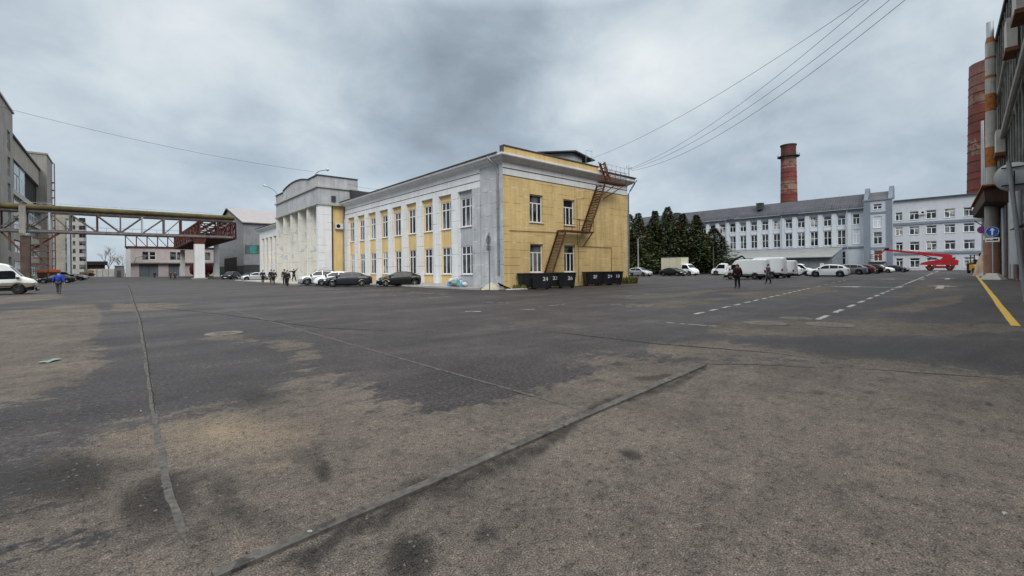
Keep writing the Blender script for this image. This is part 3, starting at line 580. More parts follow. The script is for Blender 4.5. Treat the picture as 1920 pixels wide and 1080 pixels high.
# rusty fire stair on the end wall
FS = bpy.data.objects.new('fire_escape', None); COL.objects.link(FS); FS.parent = YB
def flight(a, b, width=.9, n=14, rail=True):
    a = Vector(a); b = Vector(b); m = MB()
    for dy in (0, -width):
        o = Vector((0, dy, 0)); m.bar(a + o, b + o, .05, .17)
        if rail:
            h = Vector((0, 0, .95)); m.bar(a + o + h, b + o + h, .035)
            for k in range(5): p = a.lerp(b, k / 4) + o; m.bar(p, p + h, .03)
            hh = Vector((0, 0, .5)); m.bar(a + o + hh, b + o + hh, .025)
    for k in range(n):
        p = a.lerp(b, (k + .5) / n); m.box(p.x - .13, p.x + .13, p.y - width, p.y, p.z - .015, p.z + .015)
    m.build('stair_flight', rust, FS)
def landing(x0, x1, y0, y1, z, name='landing'):
    m = MB()
    for k in range(int((y1 - y0) / .1)): y = y0 + k * .1; m.box(x0, x1, y, y + .05, z - .03, z)
    for y in (y0, y1): m.bar((x0, y, z - .05), (x1, y, z - .05), .06, .12)
    for x in (x0, x1): m.bar((x, y0, z - .05), (x, y1, z - .05), .06, .12)
    m.build(name, rust, FS)
    r = MB()
    for h in (.5, 1.0):
        r.bar((x0, y0, z + h), (x1, y0, z + h), .035)
    for k in range(5): x = x0 + (x1 - x0) * k / 4; r.bar((x, y0, z), (x, y0, z + 1.0), .035)
    r.build('railing', rust, FS)
ya, yb = 26.0, 25.15
flight((26.55, ya, 1.0), (28.35, ya, 4.78), n=15, rail=False)
landing(28.2, 32.2, yb, ya, 4.86)
flight((31.5, ya, 4.9), (33.6, ya - .2, 9.3), n=17, rail=False)
landing(33.2, 36.6, 24.65, 25.45, 9.62)
flight((34.4, 25.4, 9.7), (33.7, 25.5, 11.4), width=.5, n=5, rail=False)
for a, b in (((31.9, 26.15, 3.6), (32.1, 25.2, 4.8)), ((33.6, 26.1, 7.9), (35.2, 24.7, 9.55)), ((34.9, 26.1, 8.2), (36.5, 24.7, 9.55)), ((33.2, 24.7, 9.6), (34.0, 25.9, 11.6)), ((33.9, 24.7, 9.6), (34.7, 25.9, 11.6))): MB().bar(a, b, .075).build('bracket', rust, FS)
m = MB()                                             # thin guard rails and aerials on the roof edge
for k in range(7): x = 35.2 + k * .72; m.bar((x, 26.3, 10.7), (x, 26.3, 11.75), .025)
for z in (11.3, 11.75): m.bar((35.2, 26.3, z), (39.6, 26.3, z), .02)
for (x, z) in ((33.0, 12.7), (33.9, 12.9)): m.bar((x, 26.6, 10.7), (x, 26.6, z), .025)
for z in (11.5, 12.1, 12.7): m.bar((33.0, 26.6, z), (33.9, 26.6, z), .02)
m.bar((39.3, 26.1, 10.7), (39.3, 26.1, 12.1), .04); m.bar((38.9, 26.1, 11.8), (39.7, 26.1, 11.8), .03); m.bar((38.9, 26.1, 11.75), (38.9, 26.1, 12.0), .05); m.bar((39.7, 26.1, 11.75), (39.7, 26.1, 12.0), .05)
m.build('roof_railing', galv, YB)

# portico
PT = bpy.data.objects.new('portico', None); COL.objects.link(PT); PT.parent = YB
XP, Y0p, Y1p = 18.93, 58.5, 78.7
for (a, b) in ((62.75, 63.35), (66.6, 67.2), (70.4, 71.0), (74.2, 74.8)):
    MB().box(XP + .05, 20.35, a, b, 0, 10.05).build('column', cream_j, PT)
m = MB().box(XP, 20.6, Y0p, 59.2, 0, 10.05); m.build('corner_pier', white_j, PT)
m = MB().box(XP, 20.6, 78.0, Y1p, 0, 10.05); m.build('corner_pier', cream_j, PT)
m = MB().box(20.62, 22.3, 59.2, 78.0, 0, 10.05)
for y in (60.98, 64.98, 68.8, 72.6, 76.4): m.box(20.54, 20.62, y - .08, y + .08, .3, 10.0)
m.build('back_wall', cream_j, PT)
MB().box(20.6, 24, 58.92, 59.2, 0, 10.1).build('side_wall', yellow, PT)
m = MB().box(XP, 24.2, Y0p, Y1p, 10.2, 12.25); m.build('entablature', grey_p, PT)
m = MB().box(XP - .16, 24.2, Y0p - .16, Y1p + .16, 10.051, 10.2); m.box(XP - .2, 24.2, Y0p - .2, Y1p + .2, 12.25, 12.42); m.build('ledge', concrete_l, PT)
pr = [(XP, Y0p + .01, 12.42), (XP, Y0p + .01, 13.78), (XP, 62.6, 13.78)] + [(XP, 62.6 + 11.8 * k / 10, 13.86 + .58 * (1 - ((k - 5) / 5) ** 2)) for k in range(11)] + [(XP, 74.4, 13.66), (XP, Y1p - .01, 13.66), (XP, Y1p - .01, 12.42)]
MB().prism(pr, (5.2, 0, 0)).build('pediment', grey_p, PT)
top = pr[1:-1]; m = MB()
for i in range(len(top) - 1):
    a, b = Vector(top[i]), Vector(top[i + 1])
    if abs(b.y - a.y) < .02: continue
    m.add([(XP - .14, a.y, a.z + .003), (XP - .14, b.y, b.z + .003), (XP + 5.2, b.y, b.z + .003), (XP + 5.2, a.y, a.z + .003), (XP - .14, a.y, a.z + .1), (XP - .14, b.y, b.z + .1), (XP + 5.2, b.y, b.z + .1), (XP + 5.2, a.y, a.z + .1)],
          [(0, 3, 2, 1), (4, 5, 6, 7), (0, 1, 5, 4), (1, 2, 6, 5), (2, 3, 7, 6), (3, 0, 4, 7)])
m.box(XP - .14, XP + 5.2, Y0p - .14, Y0p + .012, 13.79, 13.885)
m.build('coping', seam_roof, PT)
m = MB().tube([(20.75, 58.72, 11.0), (20.75, 58.74, 10.3), (20.78, 58.8, .3)], .1, 8); m.box(20.6, 21.1, 58.3, 58.495, 10.6, 11.3); m.build('downpipe', dark_roof, PT)
MB().tube([(22.1, 58.45, 10.2), (22.15, 58.6, 9.6), (22.2, 58.8, .3)], .08, 8).build('downpipe', MATS['dull_zinc'], PT)
def aircon(parent, F, u, z, wd=.9, h=.65):
    o = MB().fbox(F, u, u + wd, .1, .42, z, z + h).build('air_conditioner', M('aircon_casing', (.66, .67, .66), rough=.5, var=.08, streak=.25), parent)
    m = MB(); P = [fpt(F, u + wd * .38 + .26 * math.cos(k * math.pi / 8), .425, z + h / 2 + .26 * math.sin(k * math.pi / 8)) for k in range(16)]
    m.add(P, [tuple(range(16))]); m.build('fan_grille', dark, o)
aircon(YB, ((0, 58.92, 0), (1, 0, 0), (0, -1, 0)), 21.1, 7.05, 1.0, .75)
def lamp_arm(base, tip):
    b, t = Vector(base), Vector(tip); m = MB(); mid = b.lerp(t, .45) + Vector((0, 0, .35))
    m.tube([b, b.lerp(mid, .5) + Vector((0, 0, .15)), mid, t], .04, 6); o = m.build('roof_lamp', steel_g, YB)
    d = (t - mid).normalized(); q = MB(); q.tube([t - d * .1, t + d * .1, t + d * .45, t + d * .7], [.06, .14, .17, .05], 8); q.build('lamp_head', galv, o)
lamp_arm((19.1, 60.5, 13.9), onX(613, 318.5, 18.2)); lamp_arm((19.1, 78.0, 13.7), onX(499, 349, 17.8))
# left wing end wall and satellite dish / boxes by the far wing
m = MB(); m.quad((XF, 106.4, 0), (XR, 106.4, 0), (XR, 106.4, 10), (XF, 106.4, 10)); m.quad((XR, 58, 0), (XR, 106.4, 0), (XR, 106.4, 10), (XR, 58, 10)); m.build('side_wall', yellow, YB)
FLx = FL
aircon(YB, FL, 80.5, 9.0, 1.3, 1.0)

# ================================================================== GREY FACTORY OFFICE ACROSS THE RIGHT ROAD
GB = empty('grey_building', (150, 30, 0), 'long pale blue-grey four-storey building with seamed dark roof and stair tower', 'building')
GX0 = 150.0; FG = ((GX0, 0, 0), (0, 1, 0), (-1, 0, 0))
holes = []; W_ = []
for k in range(21):
    c = 31.5 + 3.24 * k if k < 20 else None
    if c is None: break
    W_.append((c - .95, c + .95, 12.55, 15.45, 'u')); W_.append((c - .95, c + .95, 7.1, 11.2, 'l'))
    if k in (0,): W_.append((c - .85, c + .85, 1.6, 5.2, 'g'))
W_ += [(27.4, 29.0, 12.55, 15.45, 'u'), (27.4, 29.0, 7.3, 11.2, 'b')]
m = MB(); FW0 = ((GX0 + .2, 0, 0), (0, 1, 0), (-1, 0, 0)); wall_holes(m, FW0, 26.4, 96, 0, 16.3, [h[:4] for h in W_], .3); m.build('wall', bluegrey, GB)
for h in W_:
    if h[4] == 'u': window(GB, FW0, *h[:4], d=-.2, fw=.12, transom=.62, mull=(.5,), glass=random.choice((pane, pane_b, pane_c, pane_d)))
    elif h[4] == 'b': window(GB, FW0, *h[:4], d=-.2, fw=.12, transom=.7, mull=(.5,), glass=bluegrey_l)
    else: window(GB, FW0, *h[:4], d=-.2, fw=.12, transom=0, mull=(.5,), bars=(.52,), glass=random.choice((pane, pane_d, pane_b)))
for k in range(21):
    c = 29.9 + 3.24 * k; MB().fbox(FW0, c - .55, c + .55, .0, .28, 6.6, 15.9).build('pilaster', bluegrey_l, GB)
for k in range(20):
    c = 31.5 + 3.24 * k
    MB().fbox(FW0, c - .98, c + .98, .0, .12, 11.35, 12.3).build('spandrel', bluegrey_l, GB)
    MB().fbox(FW0, c - .95, c + .95, .0, .2, 15.5, 15.7).build('lintel', bluegrey_d, GB)
m = MB(); m.fbox(FW0, 26.4, 96, 0, .34, 6.2, 6.55); m.build('string_course', bluegrey_d, GB)
m = MB(); m.fbox(FW0, 26.4, 96, 0, .7, 16.3, 16.75); m.build('cornice', seam_roof, GB)
m = MB(); m.prism([(149.3, 26.4, 16.78), (149.3, 96, 16.78), (153.4, 96, 20.9), (153.4, 26.4, 20.9)], (.05, 0, .05)); m.prism([(153.4, 26.4, 20.9), (153.4, 96, 20.9), (166, 96, 22.4), (166, 26.4, 22.4)], (0, 0, .05))
for k in range(116): y = 26.6 + k * .6; m.prism([(149.35, y, 16.84), (153.42, y, 20.96), (153.42, y, 21.06), (149.35, y, 16.94)], (0, .07, 0))
m.build('roof', seam_roof, GB)
m = MB()
for k in range(34): y = 27.5 + k * 2; m.bar((149.6, y, 17.0), (149.6, y, 17.9), .06)
for z in (17.45, 17.9): m.bar((149.6, 27.2, z), (149.6, 95, z), .05)
m.build('snow_rail', seam_roof, GB)
for (px, py) in ((1369, 410), (1425, 384), (1269, 402)):
    p = onX(px, py, 151.5); m = MB(); m.box(150.6, 152.6, p[1] - .8, p[1] + .8, p[2] - 1.6, p[2] + .35); m.box(150.5, 152.7, p[1] - .9, p[1] + .9, p[2] + .35, p[2] + .5); m.build('roof_vent', dark_roof, GB)
m = MB(); m.quad((150.3, 96, 0), (170, 96, 0), (170, 96, 22), (150.3, 96, 16.5)); m.build('end_wall', bluegrey, GB)
for y in (30.1, 46.2, 62.6, 75.4): MB().tube([(149.45, y, 16.4), (149.62, y, 15.8), (149.62, y, .2)], .1, 6).build('downpipe', galv, GB)
# stair tower
FT = ((149.2, 0, 0), (0, 1, 0), (-1, 0, 0)); TW = [(22.6, 24.4, 16.1, 17.5), (22.6, 24.4, 11.2, 14.2), (22.6, 24.4, 6.9, 10.1), (22.6, 24.4, 2.4, 5.3)]
m = MB(); wall_holes(m, FT, 20.5, 26.4, 0, 18.4, TW, .3); m.quad((149.2, 20.5, 0), (151, 20.5, 0), (151, 20.5, 18.4), (149.2, 20.5, 18.4)); m.quad((149.2, 26.4, 0), (151, 26.4, 0), (151, 26.4, 18.4), (149.2, 26.4, 18.4)); m.build('tower_wall', bluegrey, GB)
for i, h in enumerate(TW): window(GB, FT, *h, d=-.2, fw=.11, transom=.6, mull=(.5,), glass=(pane, bluegrey_l, pane_b, rust)[i])
MB().fbox(FT, 25.0, 26.4, .005, .16, 0, 18.4).build('tower_pier', bluegrey_d, GB); MB().fbox(FT, 20.5, 21.7, .005, .16, 0, 18.4).build('tower_pier', bluegrey_d, GB)
m = MB(); m.fbox(FT, 20.3, 26.6, 0, .3, 18.4, 18.7); m.fbox(FT, 21.71, 24.99, 0, .1, 14.9, 15.4); m.fbox(FT, 21.71, 24.99, 0, .1, 5.6, 6.1); m.build('tower_band', bluegrey_d, GB)
m = MB(); m.prism([(149.2, 20.9, 18.7), (149.2, 26.2, 18.7), (152.5, 26.2, 20.9), (152.5, 20.9, 20.9)], (.3, 0, .1)); m.build('tower_roof', seam_roof, GB)
for y in (20.5, 25.5): MB().prism([(149.1, y, 18.7), (152.8, y, 18.7), (152.8, y, 21.6), (151.9, y, 22.2), (151.0, y, 22.0), (150.4, y, 20.6)], (0, .85, 0)).build('gable_fin', bluegrey_d, GB)
m = MB(); m.fbox(FT, 21.9, 25.2, .0, 2.2, 2.05, 2.3); m.build('entrance_canopy', dark_roof, GB)
# four-storey part on the right
RWz = []; FR2 = ((150.1, 0, 0), (0, 1, 0), (-1, 0, 0)); m = MB()
for c in (19.35, 16.42, 13.3, 10.05, 6.82, 3.6, .4):
    hw = .95 if c < 19 else .72
    for (a, b) in ((12.75, 14.85), (9.0, 11.1), (4.95, 7.2), (.7, 3.1)): RWz.append((c - hw, c + hw, a, b))
wall_holes(m, FR2, -2, 20.5, 0, 17.7, RWz, .3); m.build('wall', M('pale_grey_wing_paint', (.55, .58, .62), var=.06, scale=.4, streak=.14, bump=.3), GB)
for i, h in enumerate(RWz): window(GB, FR2, *h, d=-.22, fw=.12, transom=.72, mull=(.5,), glass=(pane, pane_b, pane_c, pane_d, pane)[(i * 7 + i // 4) % 5])
m = MB(); m.fbox(FR2, -2, 20.5, 0, .22, 11.5, 12.1); m.fbox(FR2, -2, 20.5, 0, .22, 4.0, 4.55); m.build('string_course', bluegrey_d, GB)
m = MB(); m.fbox(FR2, -2, 20.3, -8, .5, 17.7, 18.0); m.build('roof_edge', seam_roof, GB)
m = MB(); m.quad((150.4, -2, 0), (168, -2, 0), (168, -2, 17.7), (150.4, -2, 17.7)); m.build('end_wall', bluegrey, GB)
for u in (14.3, 5.0): aircon(GB, FR2, u, 13.9, 1.3, .95)
# low annexe with lean-to roof
AN = GB; m = MB(); m.box(139, 149.9, 31.2, 62, 0, 3.4); m.build('annexe_wall', M('annexe_plaster', (.20, .225, .25), var=.12, streak=.3), GB)
m = MB(); m.prism([(137.8, 31.0, 3.55), (149.6, 31.0, 6.25), (149.6, 31.0, 6.4), (137.8, 31.0, 3.75)], (0, 31.4, 0)); m.build('annexe_roof', M('annexe_roof_metal', (.22, .23, .225), rough=.7, var=.12, streak=.3), GB)
m = MB(); m.prism([(139, 31.19, 3.4), (149.6, 31.19, 6.2), (149.6, 31.19, 3.4)], (0, -.02, 0)); m.build('annexe_gable', bluegrey_d, GB)
MB().box(138.94, 139.0, 33, 33.9, 0, 2.1).build('annexe_door', white_f, GB)

# ================================================================== CHIMNEYS
def chimney(cx_, cy_, h, r0, r1, bands, lab, crown=True):
    c = empty('chimney', (cx_, cy_, 0), lab, 'chimney', 'brick factory chimneys'); z0 = 0
    rad = lambda z: r0 + (r1 - r0) * z / h
    for (z1, mt) in bands:
        n = max(2, int((z1 - z0) / 3)); MB().lathe([(rad(z0 + (z1 - z0) * k / n), z0 + (z1 - z0) * k / n) for k in range(n + 1)], (cx_, cy_, 0), 40).build('brick_band', mt, c, smooth=True); z0 = z1
    for k in range(int(h / 2.6)):
        z = 3 + k * 2.6 + (k % 3) * .3
        if z < h - .6: MB().lathe([(rad(z) + .0, z), (rad(z) + .07, z + .01), (rad(z) + .07, z + .16), (rad(z), z + .17)], (cx_, cy_, 0), 40).build('steel_band', M('band_steel', (.06, .035, .03), var=.3), c, smooth=True)
    if crown:
        MB().lathe([(r1 * 1.02, h - .05), (r1 * 1.12, h + .4), (r1 * 1.12, h + .8), (r1 * .8, h + .85)], (cx_, cy_, 0), 40).build('crown', chim_d, c, smooth=True)
        zp = h - 4.6; m = MB().lathe([(rad(zp), zp), (r1 * 1.5, zp + .1), (r1 * 1.5, zp + .35), (rad(zp), zp + .4)], (cx_, cy_, 0), 32)
        for k in range(16): a = k * math.pi / 8; m.bar((cx_ + r1 * 1.47 * math.cos(a), cy_ + r1 * 1.47 * math.sin(a), zp + .3), (cx_ + r1 * 1.47 * math.cos(a), cy_ + r1 * 1.47 * math.sin(a), zp + 1.4), .07)
        m.build('gallery', dark_roof, c)
    else:
        z = 27; m = MB(); a = math.atan2(-cy_, -cx_) + 1.2
        m.tube([(cx_ + rad(z) * math.cos(a), cy_ + rad(z) * math.sin(a), z - 3.4), (cx_ + (rad(z) + 1.6) * math.cos(a), cy_ + (rad(z) + 1.6) * math.sin(a), z - 3.4)], .25, 6); m.build('stub_pipe', dark_roof, c)
    return c
chimney(220, 64.9, 53.5, 3.7, 2.85, [(33.4, chim_r), (38.2, chim_w), (44, chim_r), (49, chim_w), (53.5, chim_d)], 'smaller banded brick chimney with dark gallery rising behind the seamed roof')
chimney(178, 2.9, 56, 6.0, 4.9, [(31, chim_r), (35.5, chim_w), (44.5, chim_r), (48, chim_w), (56, M('pale_chimney_brick', (.22, .10, .085), var=.3, scale=.4, streak=.5, joint=(40., 1.3), jcol=(.1, .07, .065), jl=(.3, .2, .17)))], 'huge red brick chimney partly hidden behind the rust-banded flue pipe', crown=False)

# ================================================================== WEATHERED BUILDING ON THE RIGHT
RB = empty('weathered_building', (50, -.52, 0), 'tall weathered concrete factory wall with slanting pipes and rusty canopy beside the yellow line', 'building')
a_ = R(4.4); KW = 1.184; FRB = ((50 + .8 * math.sin(a_), -.52 - .8 * math.cos(a_), 0), (math.cos(a_), math.sin(a_), 0), (-math.sin(a_), math.cos(a_), 0))
def su(u): return -49.8 + (u + 49.8) * KW
def sz(z): return CAMH + (z - CAMH) * KW
RT_ = sz(24.0)
m = MB(); m.fbox(FRB, -46, su(21), -18, 0, 4.3, RT_); m.build('upper_wall', ruin, RB)
m = MB(); m.fbox(FRB, -46, su(21.5), -18, -.12, 0, 4.296); m.build('lower_wall', brick, RB)
for k in range(34):
    u = -44 + k * 2.2
    m = MB(); m.fbox(FRB, u, u + .45, .004, .2, 4.4, RT_ - .1); m.build('rib', ruin, RB)
for k in range(22):
    u = -42 + k * 3.2; MB().fbox(FRB, u, u + .9, -.119, .12, 0, 4.25).build('pier', (concrete, concrete_l, brick)[k % 3], RB)
for k in range(11):
    u = -40.9 + k * 6.4; window(RB, FRB, u, u + 1.9, 1.2, 3.9, d=-.05, fw=.1, transom=.5, mull=(.33, .66), glass=pane_g, frame=steel_g, sill=False)
for (za, zb) in ((9.5, 13.0), (16.0, 20.5), (22.5, 26)):
    for k in range(11):
        u = -43 + k * 6.6; window(RB, FRB, u + .1, u + 1.6, za, zb, d=.02, fw=.12, transom=.5, mull=(.5,), glass=pane_g, frame=ruin, sill=False)
m = MB(); m.fbox(FRB, -46, su(21.2), -.5, .35, RT_ + .003, RT_ + .5); m.build('roof_edge', dark_roof, RB)
def wpt(u, d, z): return fpt(FRB, u, d, z)
def slant(p0, p1, r=.2, mt=None): MB().tube([wpt(su(p0[0]), p0[1], sz(p0[2])), wpt(su(p1[0]), p1[1], sz(p1[2]))], r, 8).build('slanting_pipe', mt or concrete_l, RB, smooth=True)
slant((-20, .5, 23.5), (16, .35, 17.3), .15); slant((-20, .55, 17.0), (15.5, .45, 11.9), .24)
for (px, py, w_, h_) in ((1888, 70, 2.2, 2.6), (1869, 268, 2.0, 2.4), (1905, 6, 2.6, 2.0)):
    d = ray(px, py); n_ = Vector(FRB[2]); t = (Vector(FRB[0]) + n_ * .8).dot(n_) / d.dot(n_); u = (d * t - Vector(FRB[0])).dot(Vector(FRB[1])); z = CAMH + d.z * t
    o = MB().fbox(FRB, u - w_ / 2, u + w_ / 2, .25, .9, z - h_ / 2, z + h_ / 2).build('vent_box', concrete_l, RB); MB().fbox(FRB, u - w_ / 2 - .15, u + w_ / 2 + .15, .21, 1.0, z - h_ / 2 - .35, z - h_ / 2 - .004).build('bracket', rust, o)
cu0, cu1 = su(8.0), su(30.5) - 2.5
m = MB(); m.prism([wpt(cu0, .02, 9.7), wpt(cu0, 1.9, 9.3), wpt(cu0, 1.8, 8.2), wpt(cu0, .02, 7.9)], Vector(FRB[1]) * (cu1 - cu0)); m.build('rusty_canopy', M('canopy_sheet', (.028, .018, .014), var=.5, streak=.5, rusty=(.16, .05, .02)), RB)
m = MB(); m.fbox(FRB, cu0 - .5, cu1 + .3, .02, 2.05, 9.72, 9.86); m.build('canopy_top', rust_o, RB)
MB().tube([wpt(su(-1.2), .5, 1.5), wpt(su(-1.2), .5, 9.2), wpt(su(-1.2), .1, 10.0)], .42, 12).build('duct', galv, RB, smooth=True)
m = MB(); m.prism([wpt(-2.5, -.1, 4.6), wpt(-2.5, 1.2, 4.2), wpt(-2.5, 1.2, 4.3), wpt(-2.5, -.1, 4.75)], Vector(FRB[1]) * 6); m.build('door_hood', dark_roof, RB)
for k in range(6): MB().tube([wpt(7.5 + k * 2.9, .3, .2), wpt(7.5 + k * 2.9, .3, 7.6)], .08 + .03 * (k % 3), 8).build('wall_pipe', (concrete_l, steel_g, galv)[k % 3], RB)
# rust-banded flue in front of the wall
fx, fy, _ = wpt(25.0, .95, 0); FP = empty('flue_pipe', (fx, fy, 0), 'tall flue pipe with orange rust bands standing before the weathered wall', 'flue pipe')
fl_m = M('flue_lagging', (.40, .41, .38), rough=.7, var=.2, scale=.8, streak=.6, rusty=(.2, .10, .05), peel=(.30, .24, .17), peel_at=.62)
zz = 0
for (z1, mt, r) in ((4.3, brick, .75), (8.6, concrete, .62), (9.6, rust_o, .57), (12.6, concrete_l, .50), (14.9, rust_o, .47), (18.2, fl_m, .47), (19.0, fl_m, .45), (21.0, rust_o, .46), (26.8 - 4, fl_m, .45), (23.1, rust_o, .48), (25.0, fl_m, .44), (25.2, rust_o, .47), (26.8, fl_m, .43)):
    MB().lathe([(r, zz), (r, z1)], (fx, fy, 0), 18).build('pipe_section', mt, FP, smooth=True); zz = z1
MB().lathe([(.43, 26.8), (.3, 27.5)], (fx, fy, 0), 18).build('reducer', rust_o, FP, smooth=True); MB().lathe([(.31, 27.4), (.31, 29.2), (.25, 29.22)], (fx, fy, 0), 18).build('top_section', galv, FP, smooth=True)
# plain galvanised mast left of the flue
p = onX(1845, 507, 92); q = onX(1845, 226, 92); gx_, gy_ = p[0], p[1]
MS = empty('light_mast', (gx_, gy_, 0), 'tall plain galvanised mast with two short lamp arms left of the flue pipe', 'mast')
MB().lathe([(.24, 0), (.2, q[2] * .5), (.15, q[2])], (gx_, gy_, 0), 12).build('pole', galv, MS, smooth=True)
for (px, py, pz) in ((1827, 414, 421), (1826, 486, 487)):
    t = onX(px, py, 91); b = onX(1845, pz + 4, 92); m = MB().tube([b, t], .06, 6); m.build('lamp_arm', dark_roof, MS)

# ================================================================== LEFT SIDE: CONCRETE FACTORY, SLAB BLOCK
FX = -17.0; CF = empty('concrete_factory', (FX, 150, 0), 'tall panel-concrete factory with ribbon windows and a dark opening behind the pipe bridge', 'building')
FC = ((FX, 0, 0), (0, 1, 0), (1, 0, 0))
yr = [onX(p, 400, FX)[1] for p in (-14, 25.5, 88, 97)]       # tower, main block, end
H1 = onX(25, 250, FX)[2]; HT = 36.0
def fz(px, py): return onX(px, py, FX)[2]
m = MB(); wins = []
for i, (zt, zb) in enumerate(((31.2, 27.2), (25.8, 21.8), (20.4, 16.4), (15.2, 11.4), (10.2, 6.4), (5.2, 1.2))):
    wins.append((onX(14, 300, FX)[1], onX(19.5, 300, FX)[1], zb, zt))
wall_holes(m, FC, yr[0], yr[1], 0, HT, wins, .4); m.quad(fpt(FC, yr[0], 0, 0), fpt(FC, yr[0], -12, 0), fpt(FC, yr[0], -12, HT), fpt(FC, yr[0], 0, HT)); m.quad(fpt(FC, yr[1], 0, H1 - 1), fpt(FC, yr[1], -12, H1 - 1), fpt(FC, yr[1], -12, HT), fpt(FC, yr[1], 0, HT))
m.build('tower_wall', concrete, CF)
for h in wins: window(CF, FC, *h, d=-.3, fw=.14, transom=.5, mull=(.5,), glass=pane_g, frame=galv, sill=False)
MB().fbox(FC, yr[0] - .3, yr[1] + .3, -12, .25, HT + .003, HT + .4).build('tower_coping', concrete_l, CF)
Y0f, Y1f = yr[1], yr[3]; bands = []; FCm = ((FX - .6, 0, 0), (0, 1, 0), (1, 0, 0))
ztop = H1
zb1, zt1 = fz(27, 336) , fz(27, 283)
rows = [(20.6, 27.4), (15.6, 19.0), (11.4, 14.2), (6.4, 9.4), (1.2, 4.6)]
hol = []
n = 9; L = Y1f - Y0f - 1.4
for (a, b) in rows:
    hol.append((Y0f + .5, Y0f + .5 + L, a, b))
m = MB(); wall_holes(m, FCm, Y0f, Y1f, 0, H1, hol, .5); m.quad(fpt(FCm, Y1f, 0, 0), fpt(FCm, Y1f, -20, 0), fpt(FCm, Y1f, -20, H1), fpt(FCm, Y1f, 0, H1)); m.build('wall', concrete_b, CF)
MB().fbox(FCm, Y0f, Y1f, -20, .3, H1 + .003, H1 + .5).build('roof_edge', dark_roof, CF)
for r, (a, b) in enumerate(rows):
    for k in range(n):
        u0 = Y0f + .5 + L * k / n; u1 = Y0f + .5 + L * (k + 1) / n - .25
        if r == 0 and 3 <= k <= 6: MB().fbox(FCm, u0, u1 + .25, -1.5, -.6, a, b).build('dark_opening', dark, CF); continue
        window(CF, FCm, u0, u1, a, b, d=-.35, fw=.16, transom=.6, mull=(.5,), glass=pane_g, frame=(galv, steel_g, white_f)[(k + r) % 3], sill=False)
for (a, b) in ((19.2, 20.4), (14.4, 15.4)): MB().fbox(FCm, Y0f + .3, Y1f - .2, .02, .35, a, b).build('spandrel', concrete_l, CF)
ye = onX(80, 330, FX)[1]; HE = fz(95, 315)
m = MB(); yA, yB = onX(88.5, 400, FX + 1)[1], onX(99, 400, FX + 1)[1]; m.box(FX - 3, FX + 1.0, yA, yB, 0, HE); m.box(FX - 3.2, FX + 1.2, yA - .2, yB + .2, HE + .003, HE + .5); m.build('stair_tower', concrete, CF)
m = MB()
for k in range(12): z = 4 + k * 2.4; m.box(FX + .995, FX + 1.6, yB - 3, yB - 1, z, z + .15)
m.bar((FX + 1.6, yB - 3, 2), (FX + 1.6, yB - 3, HE), .12); m.bar((FX + 1.6, yB - 1, 2), (FX + 1.6, yB - 1, HE), .12); m.build('outside_ladder', rust, CF)
ys_ = 262.0; xL = onY(96, 500, ys_)[0]; xM = onY(135, 500, ys_)[0]; xRr = onY(158, 500, ys_)[0]; HB = onY(150, 411, ys_)[2]
SB = empty('slab_block', (xM, ys_, 0), 'plain concrete slab block with one strip of small windows beyond the pipe bridge', 'building')
MB().box(xL, xM, ys_ + .01, ys_ + 24, 0, HB + 2).build('wall', concrete_b, SB)
FS2 = ((0, ys_ - 1.5, 0), (1, 0, 0), (0, -1, 0)); hs2 = [(xM + 2.3, xM + 4.3, 3.4 + k * 3.3, 5.2 + k * 3.3) for k in range(7)] + [(xM + .35, xM + 1.2, 3.4 + k * 3.3, 5.2 + k * 3.3) for k in range(7)]
m = MB(); wall_holes(m, FS2, xM, xRr, 0, HB, hs2, .3); m.box(xM, xRr, ys_ - 1.0, ys_ + 20, 0, HB - .003); m.build('wall', concrete_l, SB)
for h in hs2: window(SB, FS2, *h, d=-.2, fw=.12, transom=0, mull=(.5,), sill=False, frame=steel_g)
MB().box(xL + 4.2, xL + 5.2, ys_ - .15, ys_ + .008, 2, HB).build('window_strip', pane_g, SB)
MB().box(xM - 1.4, xM - .4, ys_ - 1.2, ys_ + .008, 0, HB - 1).build('flue', galv, SB)

# ================================================================== PIPE BRIDGE
YBR = 122.0; PB = empty('pipe_bridge', (13.5, YBR, 0), 'steel lattice pipe bridge on concrete columns with mossy pipe along its top', 'pipe bridge')
zb_, zt_ = 9.75, 13.5; xa, xb = -30.0, 20.0
def seg_x(px): return onY(px, 441, YBR)[0]
nodes = [-30, -25.5, -21.0, -16.5] + [seg_x(p) for p in (47, 93, 131, 182, 226, 267, 308, 340)] + [13.6, 17.0, 20.0]
for dy, nm in ((0, ''), (3.2, '')):
    Y = YBR + dy
    for z, wd in ((zb_, .5), (zt_, .36)): MB().bar((xa, Y, z), (xb, Y, z), wd * .7, wd).build('chord', steel_g, PB)
    for k, x in enumerate(nodes): MB().bar((x, Y, zb_ + .2), (x, Y, zt_ - .15), .26, .26).build('post', (steel_g, galv, steel_g, rust_r)[k % 4] if x < 10 else rust_r, PB)
    for k in range(len(nodes) - 1):
        a, b = (nodes[k], nodes[k + 1])
        if k in (0, 2, 5, 6, 7, 12): p, q = (a, Y, zt_ - .2), (b, Y, zb_ + .2)
        else: p, q = (a, Y, zb_ + .2), (b, Y, zt_ - .2)
        MB().bar(p, q, .16, .2).build('diagonal', steel_g if nodes[k] < 8 else rust_r, PB)
for k, x in enumerate(nodes): MB().bar((x, YBR, zb_ - .1), (x, YBR + 3.2, zb_ - .1), .25).build('cross_beam', steel_g, PB)
MB().box(xa, xb, YBR + .4, YBR + 2.8, zb_ + .1, zb_ + .16).build('walkway', steel_g, PB)
